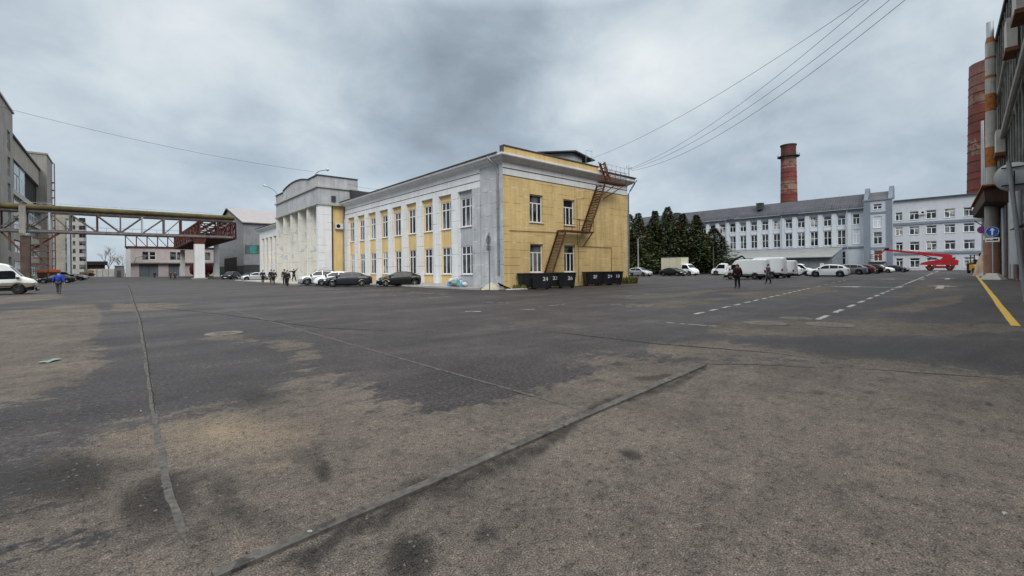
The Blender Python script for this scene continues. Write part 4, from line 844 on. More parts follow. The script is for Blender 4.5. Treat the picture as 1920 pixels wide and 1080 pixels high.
MB().tube([(xa, YBR - .1, 14.15), (xb + .3, YBR - .1, 14.25)], .5, 12).build('large_pipe', pipe_y, PB, smooth=True); MB().tube([(xa, YBR + 1.9, 14.1), (xb, YBR + 1.9, 14.1)], .45, 12).build('large_pipe', steel_g, PB, smooth=True)
MB().tube([(xa, YBR - .28, 9.55), (xb, YBR - .28, 9.55)], .27, 8).build('lower_pipe', steel_g, PB, smooth=True)
m = MB()
for z in (14.95, 15.4): m.bar((-14, YBR + 3.1, z), (16.3, YBR + 3.1, z), .06)
for k in range(24): x = -14 + k * 1.32; m.bar((x, YBR + 3.1, 13.6), (x, YBR + 3.1, 15.4), .05)
m.build('railing', galv, PB)
m = MB()
for z in (10.75, ): m.bar((xa, YBR + .2, z), (xb, YBR + .2, z), .05)
for k in range(26): x = xa + k * 2; m.bar((x, YBR + .2, 9.9), (x, YBR + .2, 10.75), .04)
m.build('railing', steel_g, PB)
def column(x, y, h, wd=1.25, mat=None, dp=None, parent=PB):
    o = MB().box(x - wd / 2, x + wd / 2, y - (dp or wd) / 2, y + (dp or wd) / 2, 0, h).build('column', mat or M('whitewashed_column', (.70, .70, .70), var=.06, scale=1, streak=.25), parent)
    MB().box(x - wd * .75, x + wd * .75, y - (dp or wd) * .75, y + (dp or wd) * .75, 0, .3).build('column_foot', concrete, o); return o
column(13.5, YBR + .5, 7.9, 1.9); MB().prism([(12.6, YBR - .3, 7.903), (14.4, YBR - .3, 7.903), (14.9, YBR - .3, 9.4), (12.1, YBR - .3, 9.4)], (0, 1.6, 0)).build('column_head', rust_r, PB)
cx1 = seg_x(47); column(cx1, YBR + .5, 8.8, 1.25, M('stained_column', (.11, .075, .06), var=.4, streak=.7)); MB().box(cx1 - .7, cx1 + .2, YBR - .8, YBR - .3, 9.2, 14.3).build('mast_post', concrete, PB)
m = MB()
for k in range(6): z = 2 + k * 1.25; m.box(cx1 + 1.0, cx1 + 3.0, YBR - .8, YBR - .1, z, z + .18)
m.bar((cx1 + 3, YBR - .4, 0), (cx1 + 3, YBR - .4, 9), .2); m.bar((cx1 + 3, YBR - .4, 3), (cx1 + 1, YBR - .4, 6), .15); m.bar((cx1 - 3, YBR, 9.4), (cx1 - .6, YBR, 6), .3); m.bar((cx1 + 4.5, YBR, 9.4), (cx1 + .6, YBR, 6), .3); m.build('service_ladder', rust, PB)
# red-brown cross bridge running back to the far truss
RBR = empty('red_pipe_bridge', (17, 155, 0), 'red-brown lattice pipe bridge running back from the grey one to the pink building', 'pipe bridge')
XA, XB, YA, YZ = 14.0, 21.2, 125.5, 190.0
for X in (XA, XB):
    for z, wd in ((9.75, .55), (13.4, .4)): MB().bar((X, YA, z), (X, YZ, z), wd * .7, wd).build('chord', rust_r, RBR)
    for k in range(11):
        y = YA + k * 6.45; MB().bar((X, y, 9.9), (X, y, 13.3), .3).build('post', rust_r, RBR)
        if k < 10: MB().bar((X, y, 13.3 if k % 2 else 9.9), (X, y + 6.45, 9.9 if k % 2 else 13.3), .16).build('diagonal', rust, RBR); MB().bar((X, y + 3.2, 9.9), (X, y + 3.2, 13.3), .18).build('post', rust_r, RBR)
        if k < 10: MB().bar((X, y, 9.9 if k % 2 else 13.3), (X, y + 6.45, 13.3 if k % 2 else 9.9), .22).build('diagonal', rust_r, RBR)
for k in range(11): y = YA + k * 6.45; MB().bar((XA, y, 9.6), (XB, y, 9.6), .3).build('cross_beam', rust_r, RBR); MB().bar((XA, y, 13.5), (XB, y, 13.5), .22).build('cross_beam', rust_r, RBR)
for x in (15.4, 16.8, 18.4, 19.9): MB().tube([(x, YA, 10.3), (x, YZ, 10.3)], .38, 8).build('pipe', (rust_r, steel_g)[x > 18], RBR, smooth=True)
for x in (15.2, 17.8, 20.2): MB().tube([(x, YA - 3, 14.1), (x, YZ, 14.0)], .35, 8).build('pipe', (rust, rust_r)[x > 18], RBR, smooth=True)
MB().box(XA + .3, XB - .3, YA + 1, YZ - 1, 9.4, 9.46).build('walkway', rust_r, RBR)
m = MB()
for k in range(14): x = XA + k * .55; m.bar((x, YA - .2, 9.9), (x, YA - .2, 11.2), .05)
for z in (10.6, 11.2): m.bar((XA, YA - .2, z), (XB + .3, YA - .2, z), .06)
m.build('railing', rust_r, RBR)
for (x, y) in ((20.6, 150), (16.1, 188.5), (2.0, 190)): column(x, y, 9.2, 1.2, MATS['whitewashed_column'], parent=RBR)
for z, wd in ((9.9, .5), (13.6, .4)): MB().bar((1.2, 190, z), (15.5, 190, z), .35, wd).build('far_chord', rust_r if z < 10 else steel_g, RBR)
for k in range(6):
    x = 1.4 + k * 2.7; MB().bar((x, 190, 10), (x, 190, 13.5), .28).build('far_post', rust_r, RBR)
    if k < 5: MB().bar((x, 190, 13.5), (x + 2.7, 190, 10), .2).build('far_diagonal', steel_g, RBR)

# ================================================================== PINK GARAGE, GREY SHED, FAR LOW BUILDINGS
GY = 207.0; GA = empty('pink_garage', (15, GY, 0), 'two-storey pinkish garage with grey gates seen through the white bridge columns', 'building')
xg0, xg1 = onY(240, 500, GY)[0], 34.0; hg = onY(243, 464, GY)[2]; FGa = ((0, GY, 0), (1, 0, 0), (0, -1, 0))
gh = []; zA, zB = onY(280, 487, GY)[2], onY(280, 472, GY)[2]
for (p0, p1) in ((267, 278), (280, 292), (319, 330), (332, 341), (376, 383), (384.5, 394)): gh.append((onY(p0, 480, GY)[0], onY(p1, 480, GY)[0], zA, zB))
gd = [(onY(261, 510, GY)[0], onY(297, 510, GY)[0], .05, 4.6), (onY(316, 510, GY)[0], onY(336, 510, GY)[0], .05, 4.6), (onY(362, 510, GY)[0], onY(392, 510, GY)[0], .05, 4.6)]
m = MB(); wall_holes(m, FGa, xg0, xg1, 0, hg, gh + gd, .35); m.quad((xg0, GY, 0), (xg0, GY + 14, 0), (xg0, GY + 14, hg), (xg0, GY, hg)); m.build('wall', pink, GA)
for i, h in enumerate(gh): window(GA, FGa, *h, d=-.2, fw=.14, transom=.5 if i == 1 else 0, mull=(), glass=pane, frame=white_f if i == 1 else steel_g, sill=False)
for h in gd:
    o = MB().fbox(FGa, h[0], h[1], -.3, -.2, h[2], h[3]).build('gate', M('grey_gate', (.13, .15, .17), var=.1, streak=.3), GA); MB().fbox(FGa, (h[0] + h[1]) / 2 - .05, (h[0] + h[1]) / 2 + .05, -.2, -.17, h[2], h[3]).build('gate_joint', dark, o)
MB().fbox(FGa, xg0, xg1, .01, 1.3, 4.9, 5.25).build('gate_canopy', concrete, GA); MB().fbox(FGa, xg0 - .4, xg1, -14, .4, hg + .003, hg + .5).build('roof', rust_r, GA)
b_ = Vector(onY(252, 492, GY)); MB().tube([(b_.x, GY - .05, b_.z), (b_.x + .4, GY - 1, b_.z + 1.6), (b_.x + 2.6, GY - 2.4, b_.z + 2.2)], .07, 6).build('wall_lamp', dark, GA)
m = MB(); tk = empty('red_tank', (21.5, 172, 0), 'dark red cylindrical tank lying behind the white bridge columns', 'tank')
x0_, x1_ = onY(355, 510, 172)[0], onY(400, 510, 172)[0]
MB().lathe([(.05, x0_), (1.3, x0_ + .2), (1.75, x0_ + .7), (1.75, x1_ - .7), (1.3, x1_ - .2), (.05, x1_)], (0, 172, 2.5), 20, 'X').build('vessel', M('tank_paint', (.12, .018, .02), var=.3, streak=.4), tk, smooth=True)
for x in (x0_ + 1.5, (x0_ + x1_) / 2, x1_ - 1.5): MB().box(x - .3, x + .3, 170.6, 173.4, 0, 1.5).build('saddle', M('tank_saddle', (.16, .12, .03), var=.3), tk)
SX, SY = 27.75, 152.6; SH = empty('grey_shed', (SX, SY, 0), 'grey sheet-clad gabled shed with pinkish roof and teal-netted window band', 'building')
yp, zp_ = 176.6, 22.87; yq, zq = 194.1, 17.5; ze = 16.35; xE = 62.0
m = MB(); m.add([(SX, SY, 9.6), (SX, SY, ze), (SX, yp, zp_), (SX, 200, zq), (SX, 200, 9.6)], [(0, 1, 2, 3, 4)]); m.quad((SX, SY, 9.6), (xE, SY, 9.6), (xE, SY, ze), (SX, SY, ze)); m.build('upper_wall', shed_w, SH)
m = MB(); m.quad((SX, SY, 0), (SX, SY, 3.4), (SX, 200, 3.4), (SX, 200, 0)); m.quad((SX, SY, 0), (xE, SY, 0), (xE, SY, 3.6), (SX, SY, 3.6)); m.build('base_wall', dark_w, SH)
m = MB(); m.quad((SX, SY, 3.4), (SX, SY, 6.8), (SX, 200, 6.8), (SX, 200, 3.4)); m.quad((SX, SY, 3.6), (xE, SY, 3.6), (xE, SY, 6.8), (SX, SY, 6.8)); m.build('middle_wall', shed_w, SH)
m = MB(); m.quad((SX, SY, 6.8), (SX, SY, 9.6), (SX, 200, 9.6), (SX, 200, 6.8)); m.quad((SX, SY, 6.8), (xE, SY, 6.8), (xE, SY, 9.6), (SX, SY, 9.6)); wb = m.build('window_band', M('wired_glass', (.09, .10, .10), rough=.4, var=.5, scale=.5, streak=.4), SH)
m = MB()
for k in range(32): y = SY + .2 + k * 1.5; m.box(SX - .12, SX - .01, y, y + .1, 6.8, 9.6)
for k in range(12): x = SX + .1 + k * 2.4; m.box(x, x + .12, SY - .12, SY - .01, 6.8, 9.6)
m.build('mullions', galv, wb)
MB().box(onY(468, 450, SY)[0], onY(481, 450, SY)[0], SY - .14, SY - .015, 7.0, 9.4).build('teal_net', teal, SH)
MB().fbox(((SX, 0, 0), (0, 1, 0), (-1, 0, 0)), 163, 185, .01, .06, .1, 6.2).build('shed_gate', dark, SH)
m = MB(); m.prism([(SX - .5, SY - .8, ze - .2), (SX - .5, yp, zp_), (SX - .5, yp, zp_ + .25), (SX - .5, SY - .8, ze + .05)], (36, 0, 0)); m.build('roof', pink_roof, SH)
m = MB(); m.prism([(SX - .5, yp, zp_), (SX - .5, 200.5, zq - .2), (SX - .5, 200.5, zq + .05), (SX - .5, yp, zp_ + .25)], (36, 0, 0)); m.build('roof', dark_roof, SH)
m = MB(); m.bar((SX - .55, SY - .8, ze - .1), (SX - .55, yp, zp_ + .1), .3); m.bar((SX - .55, yp, zp_ + .1), (SX - .55, 200.5, zq), .3); m.build('bargeboard', dark_roof, SH)
# far low brick shed, concrete fence, kiosk, bare tree
yy = 285.0; x0_, x1_ = onY(128, 500, yy)[0], onY(196, 500, yy)[0]; LB = empty('brick_store', (x0_, yy, 0), 'low dark brick store with flat roof at the far end of the left road', 'building')
MB().box(x0_, x1_, yy, yy + 10, 0, onY(160, 495, yy)[2] - .5).build('wall', M('dark_brick', (.09, .035, .03), var=.3), LB); MB().box(x0_ - 1, x1_ + 1, yy - 1, yy + 11, onY(160, 495, yy)[2] - .497, onY(160, 490, yy)[2]).build('roof', dark_roof, LB)
yy = 262.0; fn = empty('concrete_fence', (-5, yy, 0), 'pale concrete panel fence closing the far end of the left road', 'fence'); x0_, x1_ = onY(136, 500, yy)[0], onY(236, 500, yy)[0]
for k in range(9): a = x0_ + (x1_ - x0_) * k / 9; MB().box(a, a + (x1_ - x0_) / 9 - .25, yy, yy + .15, 0, 3.4).build('panel', concrete_l, fn); MB().box(a - .24, a - .005, yy - .1, yy + .25, 0, 3.6).build('post', concrete, fn)
yy = 205.0; x0_, x1_ = onY(215, 510, yy)[0], onY(233, 510, yy)[0]; kx = empty('grey_kiosk', ((x0_ + x1_) / 2, yy, 0), 'small grey metal kiosk left of the far white bridge column', 'kiosk')
MB().box(x0_, x1_, yy, yy + 3, .1, 4.0).build('body', M('kiosk_sheet', (.26, .28, .31), var=.1, streak=.3), kx); MB().box(x0_ - .3, x1_ + .3, yy - .3, yy + 3.2, 4.003, 4.3).build('roof', white_f, kx); MB().box(x0_ + .6, x0_ + 1.7, yy - .05, yy - .004, .1, 2.4).build('door', steel_g, kx)

# ================================================================== TREES
def conifer(seed, h, r, n=9500):
    rr = random.Random(seed * 31); m = MB(); b = MB()
    spires = [(0, 0, 1.0)] + [(rr.uniform(-.55, .55) * r, rr.uniform(-.55, .55) * r, rr.uniform(.62, .93)) for _ in range(3)]
    pw = rr.uniform(1.2, 2.0); ph = [rr.uniform(0, 6.28) for _ in range(6)]
    bulge = [(rr.uniform(0, 6.28), rr.uniform(.08, .9), rr.uniform(.12, .4)) for _ in range(34)]          # boughs that stand out of the cone
    for i in range(n):
        sx, sy, sh = spires[0] if rr.random() < .5 else spires[rr.choice((1, 2, 3))]
        t = rr.random() ** .85; a = rr.uniform(0, 6.28)
        base_ = (1 - t ** pw) * (1.0 if t > .1 else .82 + t * 1.8) + .03
        lump = .82 + .16 * math.sin(3 * a + ph[0] + t * 11) + .12 * math.sin(5 * a - t * 19 + ph[1])
        for (ba, bt, bs) in bulge:
            da = (a - ba + math.pi) % (2 * math.pi) - math.pi; lump += bs * math.exp(-(da / .38) ** 2 - ((t - bt) / .07) ** 2)
        rad = r * base_ * lump * (.95 if sh == 1 else .75) + .08
        if lump < .8 and rr.random() < .55: continue
        q = rr.random() ** .4 * rad; z = h * sh * (.02 + .98 * t) - .12 * q
        p = Vector((sx * (1 - t * .8) + q * math.cos(a), sy * (1 - t * .8) + q * math.sin(a), z))
        out = Vector((math.cos(a), math.sin(a), rr.uniform(-.5, .6))).normalized(); L = rr.uniform(.22, .58) * (1.05 - .35 * t); W = L * rr.uniform(.16, .34)
        side = out.cross(Vector((rr.uniform(-.6, .6), rr.uniform(-.6, .6), 1))).normalized()
        M_ = b if (z > h * .5 and math.sin(2.3 * a + z * .55 + ph[2]) > .86 and rr.random() < .6) or rr.random() < .025 else m
        M_.add([p - side * W * .4, p + side * W * .4, p + out * L * .55 + side * W, p + out * L - Vector((0, 0, rr.uniform(0, .14))), p + out * L * .55 - side * W], [(0, 1, 2, 3, 4)])
    return m, b
protos = {}
def plant_conifer(px, topy, X, r, seed, lab, base=None):
    y = onX(px, 505, X)[1]; h = onX(px, topy, X)[2]
    key = seed
    t = empty('conifer_tree', (X, y, 0), lab, 'tree', 'dark conifers behind the parked cars', rz=seed * 1.3 + px)
    if key not in protos:
        t.location = (0, 0, 0); m, b = conifer(seed, 12.0, 2.6); c = m.build('crown', leaf, None, normals=False); d = b.build('browned_sprays', leaf_br, None, normals=False)
        tr = MB().tube([(0, 0, 0), (.05, 0, 4), (0, .05, 8), (0, 0, 11.7)], [.22, .17, .1, .02], 8).build('trunk', bark, None); protos[key] = [c.data, d.data, tr.data]
        for o in (c, d, tr): bpy.data.objects.remove(o)
        t.location = (X, y, 0)
    for nm, dt in zip(('crown', 'browned_sprays', 'trunk'), protos[key]):
        o = bpy.data.objects.new(nm, dt); COL.objects.link(o); o.parent = t; o.scale = (r / 2.25, r / 2.25, h / 12.0)
for a in ((1181, 402, 80, 3.30, 1, 'conifer half hidden by the corner of the yellow building'), (1198, 400, 84, 3.19, 2, 'conifer behind the concrete street lamp'),
          (1229, 395, 88, 3.30, 3, 'conifer right behind the small pale car'), (1253, 388, 90, 3.19, 4, 'tallest conifer with browned tip, left of the box truck'),
          (1281, 401, 92, 3.42, 5, 'conifer rising above the middle of the box truck'), (1307, 403, 94, 3.42, 6, 'conifer with reddish top above the cab of the box truck'),
          (1339, 428, 98, 4.25, 7, 'shortest broad conifer nearest the grey building'), (1216, 423, 98, 3.30, 2, 'conifer set back in the gap beside the street lamp'), (1268, 423, 100, 3.54, 5, 'conifer set back in the gap left of the box truck'), (1322, 438, 100, 3.54, 3, 'conifer set back behind the cab of the box truck')): plant_conifer(*a)
def bare_tree(x, y, h, seed, lab):
    rr = random.Random(seed); t = empty('bare_tree', (x, y, 0), lab, 'tree'); tk_ = MB(); br = MB()
    def grow(p, d, L, r, lv):
        q = p + d * L; (tk_ if lv == 0 else br).tube([p, p.lerp(q, .5) + Vector((rr.uniform(-.1, .1), rr.uniform(-.1, .1), 0)) * L * .3, q], [r, r * .8, r * .6], 5)
        if lv >= 5: return
        for _ in range(3 if lv < 4 else 3):
            nd_ = (d + Vector((rr.uniform(-.75, .75), rr.uniform(-.75, .75), rr.uniform(-.1, .5)))).normalized(); grow(q if rr.random() < .6 else p.lerp(q, .7), nd_, L * rr.uniform(.6, .82), r * .58, lv + 1)
    grow(Vector((x, y, 0)), Vector((0, 0, 1)), h * .27, .28, 0); tk_.build('trunk', bark, t); br.build('branches', M('bare_twigs', (.17, .13, .11), var=.2), t)
p = onY(203, 500, 292); bare_tree(p[0], 292, 17, 5, 'bare leafless tree beyond the concrete fence')
p = onY(228, 500, 300); bare_tree(p[0], 300, 13, 8, 'smaller bare tree beyond the grey kiosk')
def weeds(x, y, r, n, lab, hgt=.8):
    rr = random.Random(n); m = MB()
    for i in range(n):
        a = rr.uniform(0, 6.28); q = r * rr.random() ** .5; p = Vector((x + q * math.cos(a), y + q * math.sin(a), 0)); hh = hgt * rr.uniform(.3, 1)
        d = Vector((rr.uniform(-.5, .5), rr.uniform(-.5, .5), 1)).normalized(); s_ = d.cross(Vector((rr.uniform(-1, 1), rr.uniform(-1, 1), .1))).normalized() * .06
        m.add([p - s_ * .4, p + s_ * .4, p + d * hh * .6 + s_, p + d * hh, p + d * hh * .6 - s_], [(0, 1, 2, 3, 4)])
    o = m.build('weed_clump', leaf_w, None, normals=False); tag(o, lab, 'weeds', 'weed clumps at the yellow wall'); return o
weeds(38.4, 25.6, .8, 260, 'yellowed weed clump at the far corner of the yellow building'); weeds(23.6, 25.7, .6, 120, 'dry weeds under the end wall beside the sand heap', .45)

# ================================================================== VEHICLES
def lerpp(pts, x):
    if x <= pts[0][0]: return pts[0][1]
    for (a, b), (c, d) in zip(pts, pts[1:]):
        if x <= c: return b + (d - b) * (x - a) / (c - a)
    return pts[-1][1]
SHAPES = {
 'sedan': dict(L=4.6, W=1.80, top=[(-2.3, .80), (-2.22, 1.0), (-1.75, 1.07), (-1.4, 1.22), (-1.0, 1.37), (-.5, 1.445), (.0, 1.45), (.35, 1.41), (1.2, 1.03), (1.9, .88), (2.15, .74), (2.3, .56)],
               belt=[(-2.3, .78), (-2.2, .94), (-1.7, .99), (1.1, .93), (1.9, .81), (2.15, .68), (2.3, .52)], wh=(-1.33, 1.42, .325), ws=(1.2, .38), rw=(-1.68, -1.02), side=[(-1.35, -.45), (-.37, .82)]),
 'suv': dict(L=4.55, W=1.86, top=[(-2.27, .9), (-2.2, 1.12), (-1.95, 1.32), (-1.65, 1.5), (-1.1, 1.63), (-.2, 1.68), (.4, 1.63), (1.15, 1.14), (1.85, 1.02), (2.15, .88), (2.27, .62)],
             belt=[(-2.27, .88), (-2.2, 1.05), (-1.7, 1.12), (1.1, 1.03), (1.85, .94), (2.15, .82), (2.27, .58)], wh=(-1.36, 1.36, .375), ws=(1.13, .42), rw=(-2.12, -1.7), side=[(-1.7, -1.2), (-1.13, -.25), (-.17, .78)]),
 'hatch': dict(L=4.1, W=1.74, top=[(-2.05, .85), (-2.0, 1.05), (-1.75, 1.32), (-1.45, 1.45), (-.3, 1.52), (.3, 1.47), (1.05, 1.05), (1.65, .92), (1.95, .76), (2.05, .58)],
               belt=[(-2.05, .83), (-1.95, 1.0), (-1.5, 1.02), (1.0, .96), (1.65, .85), (1.95, .7), (2.05, .54)], wh=(-1.22, 1.27, .31), ws=(1.03, .33), rw=(-1.95, -1.5), side=[(-1.45, -.45), (-.37, .68)]),
 'van': dict(L=5.5, W=2.0, tumble=.07, sill=.5, top=[(-2.75, 2.15), (-2.7, 2.42), (-2.5, 2.5), (.6, 2.52), (1.0, 2.44), (1.25, 2.28), (1.95, 1.38), (2.45, 1.18), (2.68, .95), (2.75, .6)],
             belt=[(-2.75, 1.1), (1.9, 1.2), (2.45, 1.05), (2.68, .85), (2.75, .55)], wh=(-1.45, 1.75, .36), ws=(1.93, 1.2), rw=None, side=[(.55, 1.62)]),
 'minivan': dict(L=4.4, W=1.8, tumble=.1, top=[(-2.2, 1.55), (-2.15, 1.76), (-1.9, 1.82), (.4, 1.82), (.75, 1.72), (1.35, 1.16), (1.85, 1.0), (2.1, .84), (2.2, .58)],
                 belt=[(-2.2, 1.0), (1.3, 1.04), (1.85, .92), (2.1, .78), (2.2, .54)], wh=(-1.35, 1.38, .32), ws=(1.33, .78), rw=None, side=[(.1, 1.05)]),
 'cab': dict(L=2.5, W=2.0, tumble=.12, top=[(-1.25, 1.95), (-1.2, 2.05), (-.35, 2.08), (-.05, 1.95), (.5, 1.32), (.95, 1.12), (1.18, .9), (1.25, .58)],
             belt=[(-1.25, 1.15), (.45, 1.16), (.95, 1.0), (1.18, .82), (1.25, .55)], wh=(9, .45, .36), ws=(.48, -.02), rw=None, side=[(-1.0, .22)]),
}
def build_car(root, kind, pm, low=None, rim=rim_m, taill=True, rails=False, dx=0.):
    S = SHAPES[kind]; L, W = S['L'], S['W']; tb = S.get('tumble', .33); xr, xf, wr = S['wh']; ra = wr + .075
    zt = lambda x: lerpp(S['top'], x); zb = lambda x: lerpp(S['belt'], x)
    def wid(x): t = L / 2 - abs(x); return W / 2 * (1 - .15 * max(0, 1 - t / .5) ** 2)
    def bot(x):
        b = S.get('sill', .20) + .10 * max(0, 1 - (L / 2 - abs(x)) / .5)
        for c in (xr, xf):
            if abs(x - c) < ra: b = max(b, wr + math.sqrt(ra * ra - (x - c) ** 2))
        return b
    def wtop(x): return wid(x) - .09 - tb * max(0, zt(x) - zb(x))
    X = sorted({round(v, 3) for v in [p[0] for p in S['top']] + [-L / 2 + .12 * k for k in range(int(L / .12) + 1)] + [c + ra * math.cos(k * math.pi / 10) for c in (xr, xf) for k in range(11)] if -L / 2 <= v <= L / 2})
    m = MB(); n = None; rings = []
    for x in X:
        w, b, t, s, q = wid(x), bot(x), zt(x), zb(x), wtop(x); g = t - s; mid = max((S.get('sill', .2) + s) / 2 + .06, b + .1); mid = min(mid, s - .02) if b + .1 < s - .02 else s - .02
        hp = [(0, b), (w - .12, b), (w - .035, min(b + .06, mid - .01)), (w, mid), (w - .035, s), (q + .035, t - min(.065, g * .4)), (q - .09, t), (0, t + .02)]
        ring = [(x, y, z) for y, z in hp] + [(x, -y, z) for y, z in hp[1:-1][::-1]]; n = len(ring); rings.append(ring)
    vs = [p for r in rings for p in r]
    m.add(vs, [(i * n + k, i * n + (k + 1) % n, (i + 1) * n + (k + 1) % n, (i + 1) * n + k) for i in range(len(rings) - 1) for k in range(n)] + [tuple(range(n)), tuple(range((len(rings) - 1) * n, len(rings) * n))])
    if dx: m.v = [(a + dx, b, c) for a, b, c in m.v]
    def fin(mb, name, mat, par=root, **k):
        if dx: mb.v = [(a + dx, b, c) for a, b, c in mb.v]
        return mb.build(name, mat, par, **k)
    body = m.build('body', pm, root, smooth=True)
    def yat(x, z): s, t = zb(x), zt(x) - .06; f = min(1, max(0, (z - s) / max(.01, t - s))); return (wid(x) - .035) * (1 - f) + (wtop(x) + .035) * f
    for sy in (1, -1):
        for (a, b) in S['side']:
            g = MB(); P = []
            for k in range(9):
                x = a + (b - a) * k / 8; z0 = zb(x) + .045; z1 = max(z0 + .012, min(zt(x) - .10, zb(x) + .72)); P.append([(x, sy * (yat(x, z0) + .007), z0), (x, sy * (yat(x, z1) + .007), z1)])
            for p, q in zip(P, P[1:]): g.quad(p[0], q[0], q[1], p[1])
            fin(g, 'side_window', carglass, smooth='all')
    def topglass(a, b, name):
        g = MB(); P = []
        for k in range(7):
            x = a + (b - a) * (k + .15) / 6.3; h = wtop(x) - .10; P.append([(x, -h, zt(x) + .012), (x, 0, zt(x) + .032), (x, h, zt(x) + .012)])
        for p, q in zip(P, P[1:]): g.quad(p[0], q[0], q[1], p[1]); g.quad(p[1], q[1], q[2], p[2])
        fin(g, name, carglass, smooth='all')
    topglass(*S['ws'], 'windscreen')
    if S['rw']: topglass(*S['rw'], 'rear_window')
    for x in (xr, xf):
        if abs(x) > L: continue
        for sy in (1, -1):
            c = (x + dx, sy * (W / 2 - .115), wr); w_ = .105
            t = MB().lathe([(wr * .62, -w_), (wr * .93, -w_), (wr, -w_ * .6), (wr, w_ * .6), (wr * .93, w_), (wr * .62, w_)], c, 24, 'Y').build('wheel', tyre, root, smooth=True)
            r = MB(); o = sy * w_ * .8
            r.lathe([(wr * .64, o - .01), (wr * .64, o + .012 * sy), (wr * .54, o - .02 * sy)], c, 20, 'Y')
            for k in range(5):
                a = k * 2 * math.pi / 5; r.bar((c[0], c[1] + o + .012 * sy, c[2]), (c[0] + wr * .6 * math.cos(a), c[1] + o + .004 * sy, c[2] + wr * .6 * math.sin(a)), .07, .03)
            r.build('rim', rim, t)
    def ell(c, rx, ry, rz, name, mat):
        g = MB(); prof_ = [(math.cos(k * math.pi / 8 - math.pi / 2), math.sin(k * math.pi / 8 - math.pi / 2)) for k in range(9)]
        g.lathe([(max(.01, r), z) for r, z in prof_], (0, 0, 0), 12); g.v = [(c[0] + p[0] * rx, c[1] + p[1] * ry, c[2] + p[2] * rz) for p in g.v]; return fin(g, name, mat, smooth='all')
    xn = L / 2
    for sy in (1, -1):
        ell((xn - .25, sy * (wid(xn - .25) - .19), zb(xn - .2) - .06), .2, .2, .085, 'headlight', lamp_c)
        if taill: ell((-xn + .09, sy * (wid(-xn + .1) - .12), zb(-xn + .1) - .10), .12, .15, .10 if kind not in ('van', 'minivan') else .24, 'tail_light', lamp_r)
        xm = S['ws'][0] - .18; g = MB(); g.box(xm - .09, xm + .09, sy * (wid(xm) + .10) - .09, sy * (wid(xm) + .10) + .09, zb(xm) + .03, zb(xm) + .2); fin(g, 'mirror', low or trim)
    fin(MB().box(xn - .1, xn + .012, -W * .27, W * .27, .32, .50), 'grille', trim)
    fin(MB().box(xn - .06, xn + .03, -W * .42, W * .42, .22, .33), 'bumper', low or trim)
    fin(MB().box(xn + .012, xn + .03, -.26, .26, .38, .49), 'number_plate', plate_m)
    if taill:
        fin(MB().box(-xn - .03, -xn + .06, -W * .42, W * .42, .30, .46), 'bumper', low or trim); fin(MB().box(-xn - .032, -xn - .005, -.26, .26, .56, .67), 'number_plate', plate_m)
    fin(MB().box(-xn * .9, xn * .9, -W * (.37 if 'sill' not in S else .42), W * (.37 if 'sill' not in S else .42), .15 if 'sill' not in S else .28, .45 if 'sill' not in S else .7), 'underbody', dark)
    if kind in ('van', 'minivan'):
        for sy in (1, -1): fin(MB().box(-xn + .1, xn - .9, sy * (W / 2 - .012) - .008, sy * (W / 2 - .012) + .012, .62, .70), 'rub_strip', trim)
        g = MB(); g.box(-xn - .006, -xn + .02, -.012, .012, .55, zt(-xn) - .1); fin(g, 'door_joint', dark)
    if rails:
        for sy in (1, -1): fin(MB().tube([(-1.5, sy * .62, zt(-1.5) - .02), (-1.4, sy * .62, zt(-1.4) + .07), (.1, sy * .62, zt(.1) + .06), (.2, sy * .62, zt(.2) - .02)], .022, 6), 'roof_rail', trim)
    return body
GRPF = 'cars parked below the long facade'; GRPR = 'vehicles parked along the right road'; GRPL = 'cars parked on the left road'
def car(kind, x, y, hd, pm, lab, group, name='parked_car', cat='car', **k):
    t = empty(name, (0, 0, 0), lab, cat, group); build_car(t, kind, pm, **k); t.location = (x, y, 0); t.rotation_euler = (0, 0, R(hd)); return t
p_black = paint('black_paint', (.008, .008, .009)); p_dark = paint('dark_blue_grey_car_paint', (.022, .025, .034), metal=.3); p_white = paint('white_car_paint', (.76, .78, .80)); p_silver = paint('silver_car_paint', (.40, .42, .44), rough=.35, metal=.5)
p_white2 = paint('white_van_paint', (.76, .79, .80), rough=.4); p_white3 = M('dusty_white_van_paint', (.70, .72, .72), rough=.45, var=.06, streak=.2, rusty=(.4, .38, .34)); p_dirty = M('muddy_white_paint', (.56, .57, .54), rough=.5, var=.08, streak=.25, rusty=(.34, .29, .22)); p_mud = mud_mat(); p_red = paint('dark_red_paint', (.10, .02, .035)); p_grey = paint('mid_grey_car_paint', (.16, .17, .19), metal=.4)
hx, hy_ = math.cos(R(154.8)), math.sin(R(154.8))
car('sedan', 20.95, 40.5, 154.8, p_black, 'black sedan at the right end of the row below the pilasters', GRPF)
car('sedan', 17.3, 44.6, 155, p_dark, 'dark grey-blue sedan second in the row between the black sedan and a white hatchback', GRPF)
car('hatch', 17.3, 48.3, 158, p_white, 'white hatchback squeezed between the dark sedan and the silver off-roader', GRPF, low=None)
car('suv', 17.1, 52.2, 160, p_silver, 'silver off-roader with black roof rails at the left end of the row', GRPF, rails=True)
car('sedan', 17.6, 86.5, 170, p_silver, 'silver sedan standing before the far yellow wing beyond the walkers', GRPL)
car('sedan', 18.7, 96.0, 200, p_dark, 'dark sedan partly hidden behind the silver sedan', GRPL); car('suv', 17.3, 108., 235, p_black, 'black off-roader with bright windscreen by the white bridge column', GRPL)
